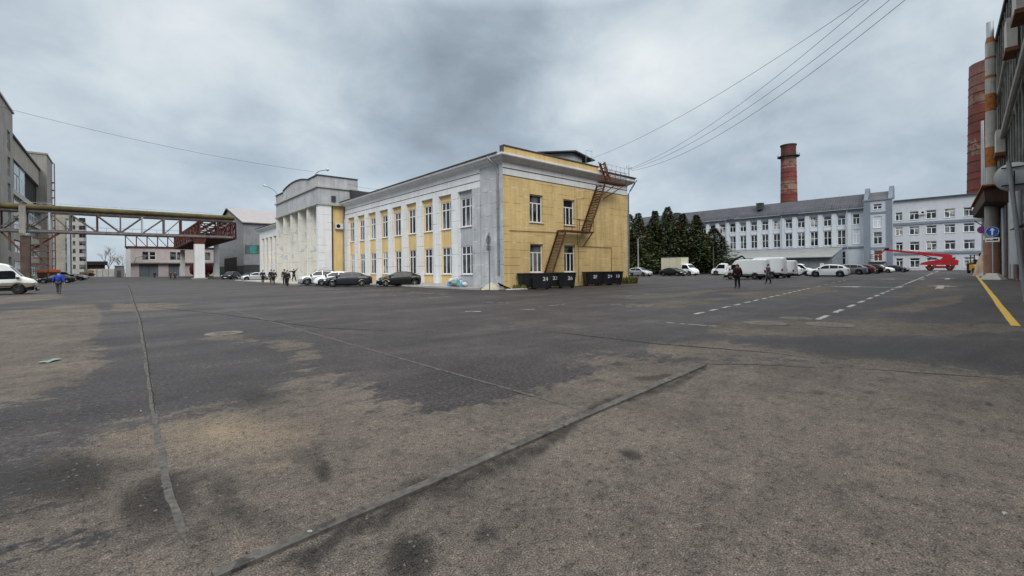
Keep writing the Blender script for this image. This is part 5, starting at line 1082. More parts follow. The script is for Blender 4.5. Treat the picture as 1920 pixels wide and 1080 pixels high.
# left: cropped white van, dark cars, orange-topped truck, loaded trailer
car('van', -7.95, 54.4, 0, p_mud, 'muddy white van cut off by the frame on the left road', GRPL, name='white_van', cat='van', rim=rim_d)
x, y = gp(106, 531); car('sedan', x, y, 176, p_black, 'black sedan parked behind the walker in blue', GRPL)
x, y = gp(137, 526); car('sedan', x, y, 350, p_dark, 'dark sedan parked behind the black one on the left road', GRPL); x, y = gp(148, 523); car('hatch', x, y, 330, p_grey, 'grey hatchback parked furthest along the left road', GRPL)
def flatbed(x, y, hd, lab):
    t = empty('tarped_truck', (0, 0, 0), lab, 'truck', GRPL); build_car(t, 'cab', p_dark, taill=False, dx=2.2)
    MB().box(-3.4, .85, -1.15, 1.15, .75, 2.0).build('load_bed', M('truck_bed', (.09, .05, .035), var=.3, streak=.4), t)
    MB().prism([(-3.5, -1.25, 2.0), (-3.5, 1.25, 2.0), (-3.5, 1.1, 2.7), (-3.5, -1.1, 2.7)], (4.5, 0, 0)).build('tarpaulin', M('orange_tarp', (.62, .12, .03), rough=.6, var=.12), t)
    for xx in (-2.2, 2.6):
        for sy in (1, -1): MB().lathe([(.2, -.13), (.42, -.13), (.45, 0), (.42, .13), (.2, .13)], (xx, sy * .95, .45), 18, 'Y').build('wheel', tyre, t, smooth=True)
    MB().box(-3.3, 2.4, -.4, .4, .5, .75).build('chassis', dark, t); t.location = (x, y, 0); t.rotation_euler = (0, 0, R(hd))
x, y = gp(104, 524); flatbed(x, y, 4, 'truck with an orange tarpaulin top behind the dark cars')
p = gp(163, 522); t = empty('loaded_trailer', (p[0], p[1], 0), 'small trailer piled with brown bundles at the end of the parked cars', 'trailer')
MB().box(p[0] - 1.6, p[0] + 1.6, p[1] - .8, p[1] + .8, .6, 1.0).build('bed', rust, t)
rr = random.Random(4)
for k in range(9): a = rr.uniform(-1.3, 1.3); b = rr.uniform(-.5, .5); z = 1.0 + .45 * (k // 4); MB().lathe([(.02, -.75), (.3, -.7), (.36, 0), (.3, .7), (.02, .75)], (p[0] + a, p[1] + b, z + .3), 8, 'X').build('bundle', M('sackcloth', (.25, .18, .12), var=.3), t, smooth=True)
for sy in (1, -1): MB().lathe([(.15, -.1), (.33, -.1), (.35, 0), (.33, .1), (.15, .1)], (p[0], p[1] + sy * .9, .35), 16, 'Y').build('wheel', tyre, t, smooth=True)
# right: the row with tails to the road (noses towards +Y)
def yrow(px, py, kind, off): x, y = gp(px, py); return x, y
car('van', 56.5, 21.3, 92, p_white2, 'white delivery van seen side-on behind the man in the maroon jacket', GRPR, name='white_van', cat='van', rim=rim_m).scale = (.86, 1, .94)
car('van', 62.0, 21.3, 90, p_white2, 'tall white van whose rear doors show behind the side-on van', GRPR, name='white_van', cat='van').scale = (.9, 1, 1.04)
car('van', 66.0, 21.1, 90, p_white3, 'third white van from the left, its rear nearest the small white van', GRPR, name='white_van', cat='van').scale = (.85, 1, .9)
car('minivan', 78.4, 22.0, 270, p_white2, 'small white panel van with its nose towards the road', GRPR, name='white_van', cat='van')
car('suv', 72.1, 16.6, 94, p_white, 'white crossover parked side-on in front of the car with the roof box', GRPR)
c = car('hatch', 76.2, 18.0, 92, p_white, 'white car with a long white roof box behind the crossover', GRPR)
MB().lathe([(.02, -1.05), (.3, -.95), (.42, -.3), (.42, .5), (.28, .95), (.02, 1.05)], (-.2, 0, 1.86), 10, 'X').build('roof_box', p_white2, c, smooth=True)
car('hatch', 77.0, 23.0, 92, p_white, 'white hatchback whose windscreen shows left of the roof box', GRPR)
car('suv', 88.6, 17.6, 92, p_grey, 'grey crossover right of the white crossover', GRPR); car('suv', 93.6, 17.4, 90, p_red, 'dark red crossover beyond the grey one', GRPR)
car('suv', 98.6, 17.0, 90, p_black, 'black off-roader beyond the dark red crossover', GRPR, rails=True); car('hatch', 107.2, 16.6, 268, p_white, 'white hatchback nose out at the far end of the row', GRPR)
car('sedan', 113, 15.4, 268, p_dark, 'dark sedan last in the far row by the entrance canopy', GRPR)
# row before the conifers
car('hatch', 67.2, 42.6, 262, p_silver, 'small pale silver hatchback facing the road before the conifers', GRPR); car('hatch', 63.8, 44.5, 265, p_black, 'black hatchback by the building corner left of the pale one', GRPR)
car('sedan', 70.2, 38.2, 262, p_black, 'black sedan parked in front of the box truck', GRPR)
def boxtruck(x, y, hd):
    t = empty('box_truck', (0, 0, 0), 'white box truck with a stained cream box before the conifers', 'truck', GRPR); build_car(t, 'cab', p_white2, taill=False, dx=2.0, low=None)
    MB().box(-3.2, .95, -1.1, 1.1, .95, 3.25).build('cargo_box', M('cream_box', (.62, .58, .44), var=.1, scale=1.2, streak=.3, peel=(.4, .38, .28), peel_at=.66), t)
    m = MB()
    for z in (.95, 3.22): m.box(-3.22, .97, -1.12, 1.12, z - .04, z + .05)
    m.build('box_trim', galv, t); MB().box(-3.1, 1.6, -.4, .4, .5, .94).build('chassis', dark, t)
    for sy in (1, -1):
        MB().lathe([(.18, -.14), (.36, -.14), (.38, 0), (.36, .14), (.18, .14)], (-1.9, sy * .85, .38), 20, 'Y').build('wheel', tyre, t, smooth=True)
    t.location = (x, y, 0); t.rotation_euler = (0, 0, R(hd))
boxtruck(75.3, 39.6, 262)
def recovery(x, y, hd):
    t = empty('recovery_truck', (0, 0, 0), 'white truck with a dark crane arm behind the side-on delivery van', 'truck', GRPR); build_car(t, 'cab', p_white2, taill=False, dx=2.0)
    MB().box(-3.0, .7, -1.0, 1.0, .7, 1.05).build('bed', dark, t); m = MB(); m.bar((.4, 0, 1.05), (.2, 0, 2.5), .3); m.bar((.2, 0, 2.5), (-1.6, 0, 3.3), .28); m.bar((-1.6, 0, 3.3), (-2.4, 0, 2.4), .2); m.build('crane_arm', dark, t)
    MB().box(-.6, .6, -.9, .9, 1.053, 1.7).build('hydraulics', white_f, t)
    for sy in (1, -1): MB().lathe([(.18, -.14), (.4, -.14), (.42, 0), (.4, .14), (.18, .14)], (-1.9, sy * .85, .42), 20, 'Y').build('wheel', tyre, t, smooth=True)
    t.location = (x, y, 0); t.rotation_euler = (0, 0, R(hd))
recovery(79.8, 32.4, 100)
# red boom lift
LX = 142.5; BL = empty('boom_lift', (LX, 11.3, 0), 'red telescopic boom lift standing before the grey building', 'boom lift'); red = M('lift_red', (.36, .012, .020), rough=.5, var=.2, scale=1.5, streak=.3, peel=(.22, .02, .02), peel_at=.66)
red_d = M('dull_red', (.20, .012, .016), rough=.6, var=.3, streak=.4); m = MB(); m.box(LX - 1.1, LX + 1.1, 8.9, 13.6, .55, 1.05); m.build('chassis', red_d, BL)
for y in (9.6, 12.9):
    for sx in (-1, 1):
        w_ = MB().lathe([(.2, -.2), (.5, -.2), (.55, 0), (.5, .2), (.2, .2)], (LX + sx * 1.15, y, .55), 20, 'X').build('wheel', tyre, BL, smooth=True); MB().lathe([(.3, -.22), (.3, .22)], (LX + sx * 1.15, y, .55), 14, 'X').build('rim', red_d, w_)
m = MB(); m.prism([(LX - 1.25, 8.3, 1.2), (LX - 1.25, 14.6, 1.35), (LX - 1.25, 14.3, 1.85), (LX - 1.25, 12.6, 2.3), (LX - 1.25, 9.2, 2.75), (LX - 1.25, 8.2, 2.3)], (2.3, 0, 0)); m.build('turret', red, BL)
m = MB(); m.prism([(LX - .3, 9.2, 2.5), (LX - .3, 11.4, 2.3), (LX - .3, 10.6, 3.2), (LX - .3, 9.2, 3.5)], (.6, 0, 0)); m.build('boom_mount', red, BL)
MB().bar((LX, 9.4, 3.25), (LX, 15.0, 4.15), .62, .72).build('boom_base', red, BL); MB().bar((LX, 14.9, 4.13), (LX, 21.2, 5.2), .42, .48).build('boom_section', red, BL)
MB().bar((LX, 11.2, 2.4), (LX, 14.2, 3.7), .18, .18, 8).build('lift_cylinder', dark, BL)
MB().bar((LX, 21.1, 5.25), (LX, 20.3, 5.45), .5).build('jib_joint', dark, BL); MB().bar((LX, 21.1, 5.2), (LX, 22.6, 3.4), .25).build('jib', red, BL)
m = MB(); m.box(LX - 1.1, LX + 1.1, 22.7, 23.8, 3.0, 3.08)
for x in (LX - 1.1, LX, LX + 1.1):
    for y in (22.7, 23.8): m.bar((x, y, 3.0), (x, y, 4.1), .06)
for z in (3.55, 4.1):
    for y in (22.7, 23.8): m.bar((LX - 1.1, y, z), (LX + 1.1, y, z), .06)
    for x in (LX - 1.1, LX + 1.1): m.bar((x, 22.7, z), (x, 23.8, z), .06)
m.build('basket', rust_r, BL)
# yellow forklift by the road edge
p = gp(1836, 512.5); fk = empty('forklift', (0, 0, 0), 'small yellow and black forklift at the far end of the yellow line', 'forklift'); yel = M('machine_yellow', (.55, .30, .02), rough=.5, var=.12, streak=.2)
MB().prism([(-.6, -.75, .4), (1.2, -.75, .4), (1.2, -.75, .9), (.5, -.75, 1.15), (-.6, -.75, 1.15)], (0, 1.5, 0)).build('body', yel, fk); MB().box(-1.2, -.605, -.8, .8, .35, 1.25).build('counterweight', dark, fk)
m = MB()
for x in (-.6, .7):
    for y in (-.68, .68): m.bar((x, y, 1.15), (x * .8, y * .9, 2.3), .08)
m.box(-.65, .7, -.72, .72, 2.3, 2.38); m.build('overhead_guard', dark, fk)
m = MB(); m.box(1.3, 1.42, -.45, -.33, .15, 2.5); m.box(1.3, 1.42, .33, .45, .15, 2.5)
for z in (.5, 1.5, 2.45): m.box(1.3, 1.42, -.33, .33, z, z + .1)
m.build('mast', dark, fk); m = MB(); m.box(1.43, 2.4, -.35, -.22, .1, .16); m.box(1.43, 2.4, .22, .35, .1, .16); m.build('forks', steel_g, fk); MB().box(-.4, .1, -.3, .3, 1.16, 1.75).build('seat', dark, fk)
for x, r in ((-.8, .28), (.8, .36)):
    for sy in (1, -1): MB().lathe([(.12, -.12), (r * .9, -.12), (r, 0), (r * .9, .12), (.12, .12)], (x, sy * .72, r), 18, 'Y').build('wheel', tyre, fk, smooth=True)
fk.scale = (1.25, 1.25, 1.25); fk.location = (p[0], p[1], 0); fk.rotation_euler = (0, 0, R(200))

# ================================================================== DUMPSTERS
def letters(txt, parent, loc, rot, size, mat, name='lettering'):
    cu = bpy.data.curves.new(name, 'FONT'); cu.body = txt; cu.size = size; cu.align_x = 'CENTER'; cu.align_y = 'CENTER'; cu.extrude = .004; cu.materials.append(mat)
    cu.offset = .008; f = bpy.data.objects.new('tmp', cu); COL.objects.link(f); me = bpy.data.meshes.new_from_object(f.evaluated_get(bpy.context.evaluated_depsgraph_get())); bpy.data.objects.remove(f)
    o = bpy.data.objects.new(name, me); COL.objects.link(o); o.parent = parent; o.location = loc; o.rotation_euler = rot; return o
stencil = M('stencil_white', (.75, .75, .74), var=.06, fine=.1)
def dumpster(px, py, num, lab, w=1.42, rz=-40, tx=.32):
    x, y = gp(px, py); t = empty('dumpster', (0, 0, 0), lab, 'dumpster', 'black wheeled dumpsters along the end wall'); h = 1.22; d = 1.05
    m = MB(); a, b = w / 2 - .12, w / 2; z0, z1 = .12, h; e, f = d / 2 - .12, d / 2
    O = [(-a, -e, z0), (a, -e, z0), (a, e, z0), (-a, e, z0), (-b, -f, z1), (b, -f, z1), (b, f, z1), (-b, f, z1)]; I = [(p * .93, q * .9, z + (.05 if z < .5 else 0)) for p, q, z in O]
    m.add(O + I, [(0, 3, 2, 1), (0, 1, 5, 4), (1, 2, 6, 5), (2, 3, 7, 6), (3, 0, 4, 7), (8, 9, 10, 11), (8, 12, 13, 9), (9, 13, 14, 10), (10, 14, 15, 11), (11, 15, 12, 8), (4, 5, 13, 12), (5, 6, 14, 13), (6, 7, 15, 14), (7, 4, 12, 15)]); m.build('tub', black_metal, t)
    m = MB()
    for s in (-1, 1): m.bar((-b - .03, s * (f + .015), z1), (b + .03, s * (f + .015), z1), .05, .07); m.bar((s * (b + .015), -f, z1), (s * (b + .015), f, z1), .05, .07)
    m.build('rim', black_metal, t)
    for s in (-1, 1): MB().bar((s * a * .55, -e - .01, z0 + .02), (s * (b * .55), -f - .012, z1 - .06), .06, .04).build('stiffener', black_metal, t)
    for sx in (-1, 1):
        for sy in (-1, 1): q = MB().lathe([(.03, -.03), (.085, -.03), (.085, .03), (.03, .03)], (sx * (a - .12), sy * (e - .12), .085), 12, 'Y'); q.box(sx * (a - .12) - .05, sx * (a - .12) + .05, sy * (e - .12) - .05, sy * (e - .12) + .05, .11, .165); q.build('castor', dark, t)
    for s in (-1, 1): MB().tube([(s * (b - .02), -.2, .95), (s * (b + .08), -.2, .95), (s * (b + .08), .2, .95), (s * (b - .02), .2, .95)], .018, 6).build('handle', steel_g, t)
    tilt = math.atan((f - e) / (z1 - z0))
    if num: letters(num, t, (tx, -(e + (f - e) * (.80 - z0) / (z1 - z0)) - .012, .80), (math.pi / 2 - tilt * -1 if False else math.pi / 2 + tilt, 0, 0), .40, stencil)
    t.location = (x, y, 0); t.rotation_euler = (0, 0, R(rz)); return t
dumpster(987, 541.5, None, 'black dumpster without a number at the left end of the front group'); dumpster(1014, 542.5, '24', 'black dumpster stencilled 24 in front of the first window')
dumpster(1041, 539.6, '23', 'black dumpster stencilled 23 set back under the fire stair', tx=-.05); dumpster(1062, 540, '26', 'black dumpster stencilled 26 at the right end of the front group', tx=.25)
dumpster(1109, 535.6, '28', 'black dumpster stencilled 28 at the left of the far group', rz=-32, tx=.2); dumpster(1134, 534.8, '29', 'black dumpster stencilled 29 in the middle of the far group', rz=-32, tx=.3); dumpster(1151, 534, '10', 'black dumpster stencilled 10 at the right end of the far group', rz=-30, tx=.15)

# ================================================================== SIGNS, MIRROR, STREET LAMPS
sign_b = M('sign_blue', (.015, .07, .42), rough=.4, var=.05, fine=0); sign_w = M('sign_white', (.75, .76, .77), rough=.4, var=.04, fine=0); sign_r = M('sign_red', (.5, .02, .02), rough=.4, var=.05, fine=0); sign_k = M('sign_black', (.01, .01, .01), rough=.5, fine=0)
def disc(y, z, r, x, mat, name, par, th=.01, n=32):
    return MB().prism([(x, y + r * math.cos(2 * math.pi * k / n), z + r * math.sin(2 * math.pi * k / n)) for k in range(n)], (-th, 0, 0)).build(name, mat, par)
def base(t, s=.65, h=.55):
    m = MB(); a, b = s, s * .42; m.add([(-a, -a, 0), (a, -a, 0), (a, a, 0), (-a, a, 0), (-b, -b, h), (b, -b, h), (b, b, h), (-b, b, h)], [(0, 3, 2, 1), (4, 5, 6, 7), (0, 1, 5, 4), (1, 2, 6, 5), (2, 3, 7, 6), (3, 0, 4, 7)]); return m.build('concrete_base', concrete_l, t)
def flat(y, z, pts, x, mat, name, par): return MB().prism([(x, y + a, z + b) for a, b in pts], (-.006, 0, 0)).build(name, mat, par)
# (in these frames the sign faces -X; +Y is the reader's left)
p = gp(1862, 524); t = empty('road_sign', (0, 0, 0), 'blue round sign with white up arrow above a tow-truck plate', 'road sign', 'road signs on concrete feet'); base(t, .8, .62)
MB().tube([(0, 0, .5), (0, 0, 5.2)], .055, 10).build('post', galv, t, smooth=True)
s = disc(0, 4.75, .47, -.06, sign_w, 'sign_plate', t); disc(0, 4.75, .445, -.072, sign_b, 'blue_face', s, .004); flat(0, 4.75, [(-.06, -.36), (.06, -.36), (.06, .10), (.19, .10), (0, .37), (-.19, .10), (-.06, .10)], -.077, sign_w, 'arrow_symbol', s)
s = MB().box(-.08, -.06, -.5, .5, 3.72, 4.14).build('lower_plate', sign_w, t); flat(0, 3.9, [(.42, -.05), (.42, .04), (.2, .06), (.12, .02), (-.05, .02), (-.05, .12), (-.42, .12), (-.42, -.05)], -.082, sign_k, 'tow_truck_symbol', s)
t.location = (p[0], p[1], 0); t.rotation_euler = (0, 0, R(-14))
p = gp(1852, 518); t = empty('road_sign', (0, 0, 0), 'no-stopping sign with a double-arrow plate behind the blue arrow sign', 'road sign', 'road signs on concrete feet'); base(t, .8, .6)
MB().tube([(0, 0, .5), (0, 0, 6.0)], .06, 10).build('post', galv, t, smooth=True)
s = disc(.42, 5.75, .46, -.06, sign_r, 'sign_plate', t); disc(.42, 5.75, .36, -.072, sign_b, 'blue_face', s, .004)
for a in (1, -1): flat(.42, 5.75, [(.22, a * .28), (.28, a * .22), (-.22, -a * .28), (-.28, -a * .22)], -.077 - .004 * (a > 0), sign_r, 'red_stroke', s)
s = MB().box(-.08, -.06, -.36, .36, 3.75, 5.0).build('lower_plate', sign_w, t)
flat(0, 4.37, [(0, .5), (-.2, .2), (-.07, .2), (-.07, -.2), (-.2, -.2), (0, -.5), (.2, -.2), (.07, -.2), (.07, .2), (.2, .2)], -.083, sign_k, 'double_arrow_symbol', s)
t.location = (p[0], p[1], 0); t.rotation_euler = (0, 0, R(-12))
p = gp(1826, 505); q = onX(1825, 471, p[0]); t = empty('road_sign', (p[0], p[1], 0), 'distant small blue sign before the grey building by the forklift', 'road sign', 'road signs on concrete feet')
MB().tube([p + (0,), (p[0], p[1], q[2])], .06, 8).build('post', galv, t); s = disc(q[1], q[2], .55, p[0] - .07, sign_b, 'sign_plate', t); flat(q[1], q[2], [(-.3, -.06), (.3, -.06), (.3, .06), (-.3, .06)], p[0] - .085, sign_w, 'white_bar', s)
# sign seen from behind at the grey corner
p = gp(918, 544.5); dpt = p; z_ = lambda py: onY(918, py, p[1])[2]
t = empty('road_sign', (p[0], p[1], 0), 'round sign seen from behind on a thin post at the grey corner', 'road sign'); MB().tube([(p[0], p[1], 0), (p[0], p[1], z_(436))], .035, 8).build('post', steel_g, t)
dr = Vector((-.3, .95, 0)).normalized(); tn = Vector((-dr.y, dr.x, 0)); c = Vector((p[0], p[1], z_(450))) + dr * .05
MB().prism([c + tn * (.36 * math.cos(k * math.pi / 14)) + Vector((0, 0, .36 * math.sin(k * math.pi / 14))) for k in range(28)], dr * .02).build('sign_back', galv, t)
m = MB(); a = Vector((p[0], p[1], z_(465))) + dr * .05; m.prism([a + tn * -.36 + Vector((0, 0, -.22)), a + tn * .36 + Vector((0, 0, -.22)), a + tn * .36 + Vector((0, 0, .2)), a + tn * -.36 + Vector((0, 0, .2))], dr * .02); m.build('plate_back', galv, t)
MB().bar((p[0] - .1, p[1] + .03, z_(470)), (p[0] - .1, p[1] + .03, z_(440)), .03).build('bracket', dark, t)
# convex mirror from behind on its leaning post, concrete foot
fx_, fy_ = gp(1924, 588); t = empty('traffic_mirror', (fx_, fy_, 0), 'round grey traffic mirror seen from behind on a leaning post in a concrete foot', 'traffic mirror')
o = base(t, .62, .52); tp = onX(1891, 303, fx_ - .1)
MB().tube([(fx_, fy_, .4), (tp[0], tp[1], tp[2])], .06, 12).build('post', M('mirror_post', (.24, .25, .26), rough=.5, var=.15, streak=.3, metal=.3), t, smooth=True)
MB().tube([(fx_ + .1, fy_ - .12, .4), (tp[0] + .16, tp[1] - .12, 3.0), (tp[0] + .1, tp[1] - .12, tp[2] - .3)], .018, 6).build('cable', dark, t)
mc = Vector(onX(1900, 330, fx_ + .1)); nrm_ = Vector((.99, -.12, 0)).normalized(); tx_ = Vector((-nrm_.y, nrm_.x, 0)); g = MB(); prof_ = [(.02, -.10), (.22, -.085), (.37, -.045), (.45, -.0), (.48, .02), (.48, .05), (.43, .06), (.02, .07)]
n = 36; vs = [mc + tx_ * (r * math.cos(2 * math.pi * k / n)) + Vector((0, 0, r * math.sin(2 * math.pi * k / n))) + nrm_ * (d_ + .2) for r, d_ in prof_ for k in range(n)]
g.add(vs, [(i * n + k, i * n + (k + 1) % n, (i + 1) * n + (k + 1) % n, (i + 1) * n + k) for i in range(len(prof_) - 1) for k in range(n)]); g.build('mirror_back', M('mirror_back_plastic', (.30, .325, .33), rough=.55, var=.12, streak=.3), t, smooth=True)
m = MB()
for dz in (.3, -.28): m.bar(mc + tx_ * -.28 + Vector((0, 0, dz)) + nrm_ * .09, mc + tx_ * .28 + Vector((0, 0, dz)) + nrm_ * .09, .04)
m.build('clamp', dark, t)
def lamp_post(px, py, topy, arm, lab, mat):
    x, y = gp(px, py); z = onX(px, topy, x)[2]; t = empty('street_lamp', (x, y, 0), lab, 'street lamp', 'street lamps before the conifers'); MB().lathe([(.15 if arm else .09, 0), (.09 if arm else .06, z)], (x, y, 0), 10).build('pole', mat, t, smooth=True)
    if not arm: MB().box(x - .3, x + .3, y - .25, y + .25, 0, 1.1).build('meter_box', dark, t); return
    e = (x + arm * .35, y - arm, z + .35); MB().tube([(x, y, z - .05), (x + arm * .1, y - arm * .4, z + .3), e], .04, 6).build('arm', mat, t); MB().lathe([(.04, -.3), (.1, -.2), (.12, .15), (.05, .3)], e, 8, 'Y').build('lamp_head', steel_g, t, smooth=True)
lamp_post(1197, 518, 448, 1.0, 'concrete street lamp with a short arm before the conifers', concrete); lamp_post(1338, 515, 462, 0, 'dark thin pole with a box at its foot before the last conifer', steel_g)

# ================================================================== RUBBISH AT THE CORNER
bot_b = M('blue_plastic', (.10, .30, .46), rough=.25, var=.1, fine=0, spec=.5); bagm = [M('blue_white_bag', (.42, .50, .58), rough=.45, var=.25, scale=5), M('green_bag', (.16, .27, .25), rough=.45, var=.3, scale=5), M('white_bag', (.6, .62, .62), rough=.45, var=.2, scale=5)]
rr = random.Random(11)
def bag(x, y, z, r, mat, lab):
    m = MB(); prof_ = [(math.cos(k * math.pi / 6 - math.pi / 2), math.sin(k * math.pi / 6 - math.pi / 2)) for k in range(7)]; m.lathe([(max(.03, a), b) for a, b in prof_], (0, 0, 0), 12)
    sd_ = rr.random() * 9; vs = []
    for (a, b, c) in m.v:
        k = 1 + .22 * math.sin(5 * a + sd_) * math.cos(4 * b + sd_) + .14 * math.sin(9 * c + 7 * a + sd_)
        vs.append((x + a * r * k * 1.15, y + b * r * k, max(z, z + r * .72 + c * r * .72 * k)))
    m.v = vs; m.tube([(x, y, z + r * 1.3), (x + .03, y, z + r * 1.62), (x + .1, y + .05, z + r * 1.7)], [r * .12, r * .05, r * .16], 6)
    o = m.build('rubbish_bag', mat, None, smooth='all'); o['label'] = lab; o['category'] = 'rubbish bag'; o['group'] = 'rubbish bags below the first window'
bl = ['pale blue bag beside the left water bottle', 'white bag at the left of the rubbish heap', 'large green bag in the middle of the rubbish heap', 'white bag in front of the green one', 'pale blue bag on top of the rubbish heap', 'small green bag between the pale ones', 'white bag beside the right water bottle', 'pale blue bag against the wall behind the heap', 'white bag topmost against the grey wall']
for k, (dx_, z, r, mi) in enumerate(((-.75, .13, .28, 0), (-1.05, .13, .25, 2), (.0, .13, .38, 1), (.15, .13, .24, 2), (-.35, .5, .28, 0), (.45, .13, .24, 1), (.75, .13, .28, 2), (-.1, .13, .36, 0), (-.62, .48, .27, 2))):
    bag(21.75 + .25 * math.sin(k * 2.1), 31.5 - dx_ * 1.15, z, r, bagm[mi], bl[k])
def bottle(x, y, lab):
    o = MB().lathe([(.13, .13), (.14, .16), (.14, .46), (.10, .53), (.035, .57), (.035, .62)], (x, y, 0), 16).build('water_bottle', bot_b, None, smooth=True); tag(o, lab, 'bottle', 'large blue water bottles'); MB().lathe([(.042, .6), (.042, .655)], (x, y, 0), 10).build('cap', white_f, o)
bottle(21.35, 32.45, 'large blue water bottle at the left end of the rubbish heap'); bottle(21.3, 30.55, 'large blue water bottle at the right end of the rubbish heap')
x, y = gp(922, 543); m = MB(); rr = random.Random(2); n = 26; rings = [[(x + (1 - j / 7) * .85 * (1 + .15 * math.sin(3 * k + j)) * math.cos(2 * math.pi * k / n), y + (1 - j / 7) * .7 * (1 + .15 * math.sin(2 * k + j)) * math.sin(2 * math.pi * k / n), .62 * (j / 7) ** .8 + rr.uniform(-.02, .02)) for k in range(n)] for j in range(8)]
m.add([q for r_ in rings for q in r_], [(i * n + k, i * n + (k + 1) % n, (i + 1) * n + (k + 1) % n, (i + 1) * n + k) for i in range(7) for k in range(n)]); o = m.build('sand_heap', M('pale_sand', (.48, .45, .36), var=.15, scale=3), None, smooth='all'); tag(o, 'pale sand heap at the foot of the corner sign post', 'sand heap')
m = MB(); m.prism([(x + .2, y - .5, .52), (x + .9, y - .1, .05), (x + 1.2, y - .9, .03), (x + .5, y - 1.1, .2)], (0, 0, .05)); tag(m.build('roofing_scrap', bitumen, None), 'dark scrap of roofing felt lying over the sand heap', 'scrap')
x, y = gp(965, 543); tag(MB().prism([(x - .9, y - .2, .01), (x + .9, y - .5, .01), (x + 1.0, y - .2, .01), (x - .8, y + .15, .01)], (0, 0, .06)).build('plank', white_s, None), 'pale plank lying on the asphalt left of the dumpsters', 'plank')
# beige tarpaulin heap by the weathered wall
d_ = Vector(FRB[1]); n_ = Vector(FRB[2]); o_ = Vector(FRB[0]) + d_ * 33 + n_ * 1.2; m = MB(); n = 18; rr = random.Random(6)
rings = [[(o_.x + (1 - j / 6) ** .7 * 2.3 * (1 + .2 * math.sin(2 * k + j)) * math.cos(2 * math.pi * k / n), o_.y + (1 - j / 6) ** .7 * 1.1 * math.sin(2 * math.pi * k / n), 3.4 * (j / 6) + rr.uniform(-.2, .2) * (0 < j)) for k in range(n)] for j in range(7)]
m.add([q for r_ in rings for q in r_], [(i * n + k, i * n + (k + 1) % n, (i + 1) * n + (k + 1) % n, (i + 1) * n + k) for i in range(6) for k in range(n)]); tag(m.build('tarpaulin_heap', M('beige_tarp', (.42, .33, .24), var=.25, scale=.8, streak=.4), None, smooth='all'), 'beige tarpaulin-covered heap against the wall behind the signs', 'heap')

# ================================================================== CABLES
def cable(A, B, sag, lab, r=.012, mat=None):
    A = Vector(A); B = Vector(B); n = 40; P = [A.lerp(B, k / n) - Vector((0, 0, sag * 4 * (k / n) * (1 - k / n))) for k in range(n + 1)]
    o = MB().tube(P, r, 5).build('cable', mat or dark, None, smooth='all'); tag(o, lab, 'cable', 'overhead cables'); return o
def project(v):
    r = Vector(v) - Vector((0, 0, CAMH)); d = r.dot(FW); return 960 + FPX * r.dot(cx) / d, HOR - FPX * r.dot(cy) / d
def wall_cable(px, py, Yp, target, u, sag, lab):
    A = onY(px, py, Yp); lo, hi = 3., 40.
    for _ in range(40):
        z = (lo + hi) / 2; B = Vector(wpt(u, 0, z)); best = None
        for k in range(1, 200):
            t = k / 200; q = Vector(A).lerp(B, t) - Vector((0, 0, sag * 4 * t * (1 - t))); pxx, pyy = project(q)
            if pyy < 0: best = pxx; break
        if best is None or best > target: lo = z
        else: hi = z
    cable(A, B, sag, lab)
wall_cable(1112, 296, 29, 1622, -26, 1.3, 'uppermost cable, rising right from behind the roof housing'); wall_cable(1178, 317, 26.1, 1632, -27, 1.9, 'second cable from the roof aerial, nearly joining the uppermost')
wall_cable(1181, 318, 26.1, 1673, -28, 1.9, 'third cable from the roof aerial, in the middle of the fan'); wall_cable(1184, 320, 26.1, 1702, -29, 2.2, 'lowest cable of the fan from the roof aerial')
d = ray(0, 168); B0 = Vector((0, 0, CAMH)) + d * 40; A0 = Vector(onX(588, 322, 19.0)); cable(A0, A0 + (B0 - A0) * 1.7, 1.6, 'long single cable crossing the sky from the portico to the left', r=.013)
cable(onX(652, 345, 22.8), onX(712, 355, 24.5), .15, 'short cable from the portico to the main roof', r=.014)

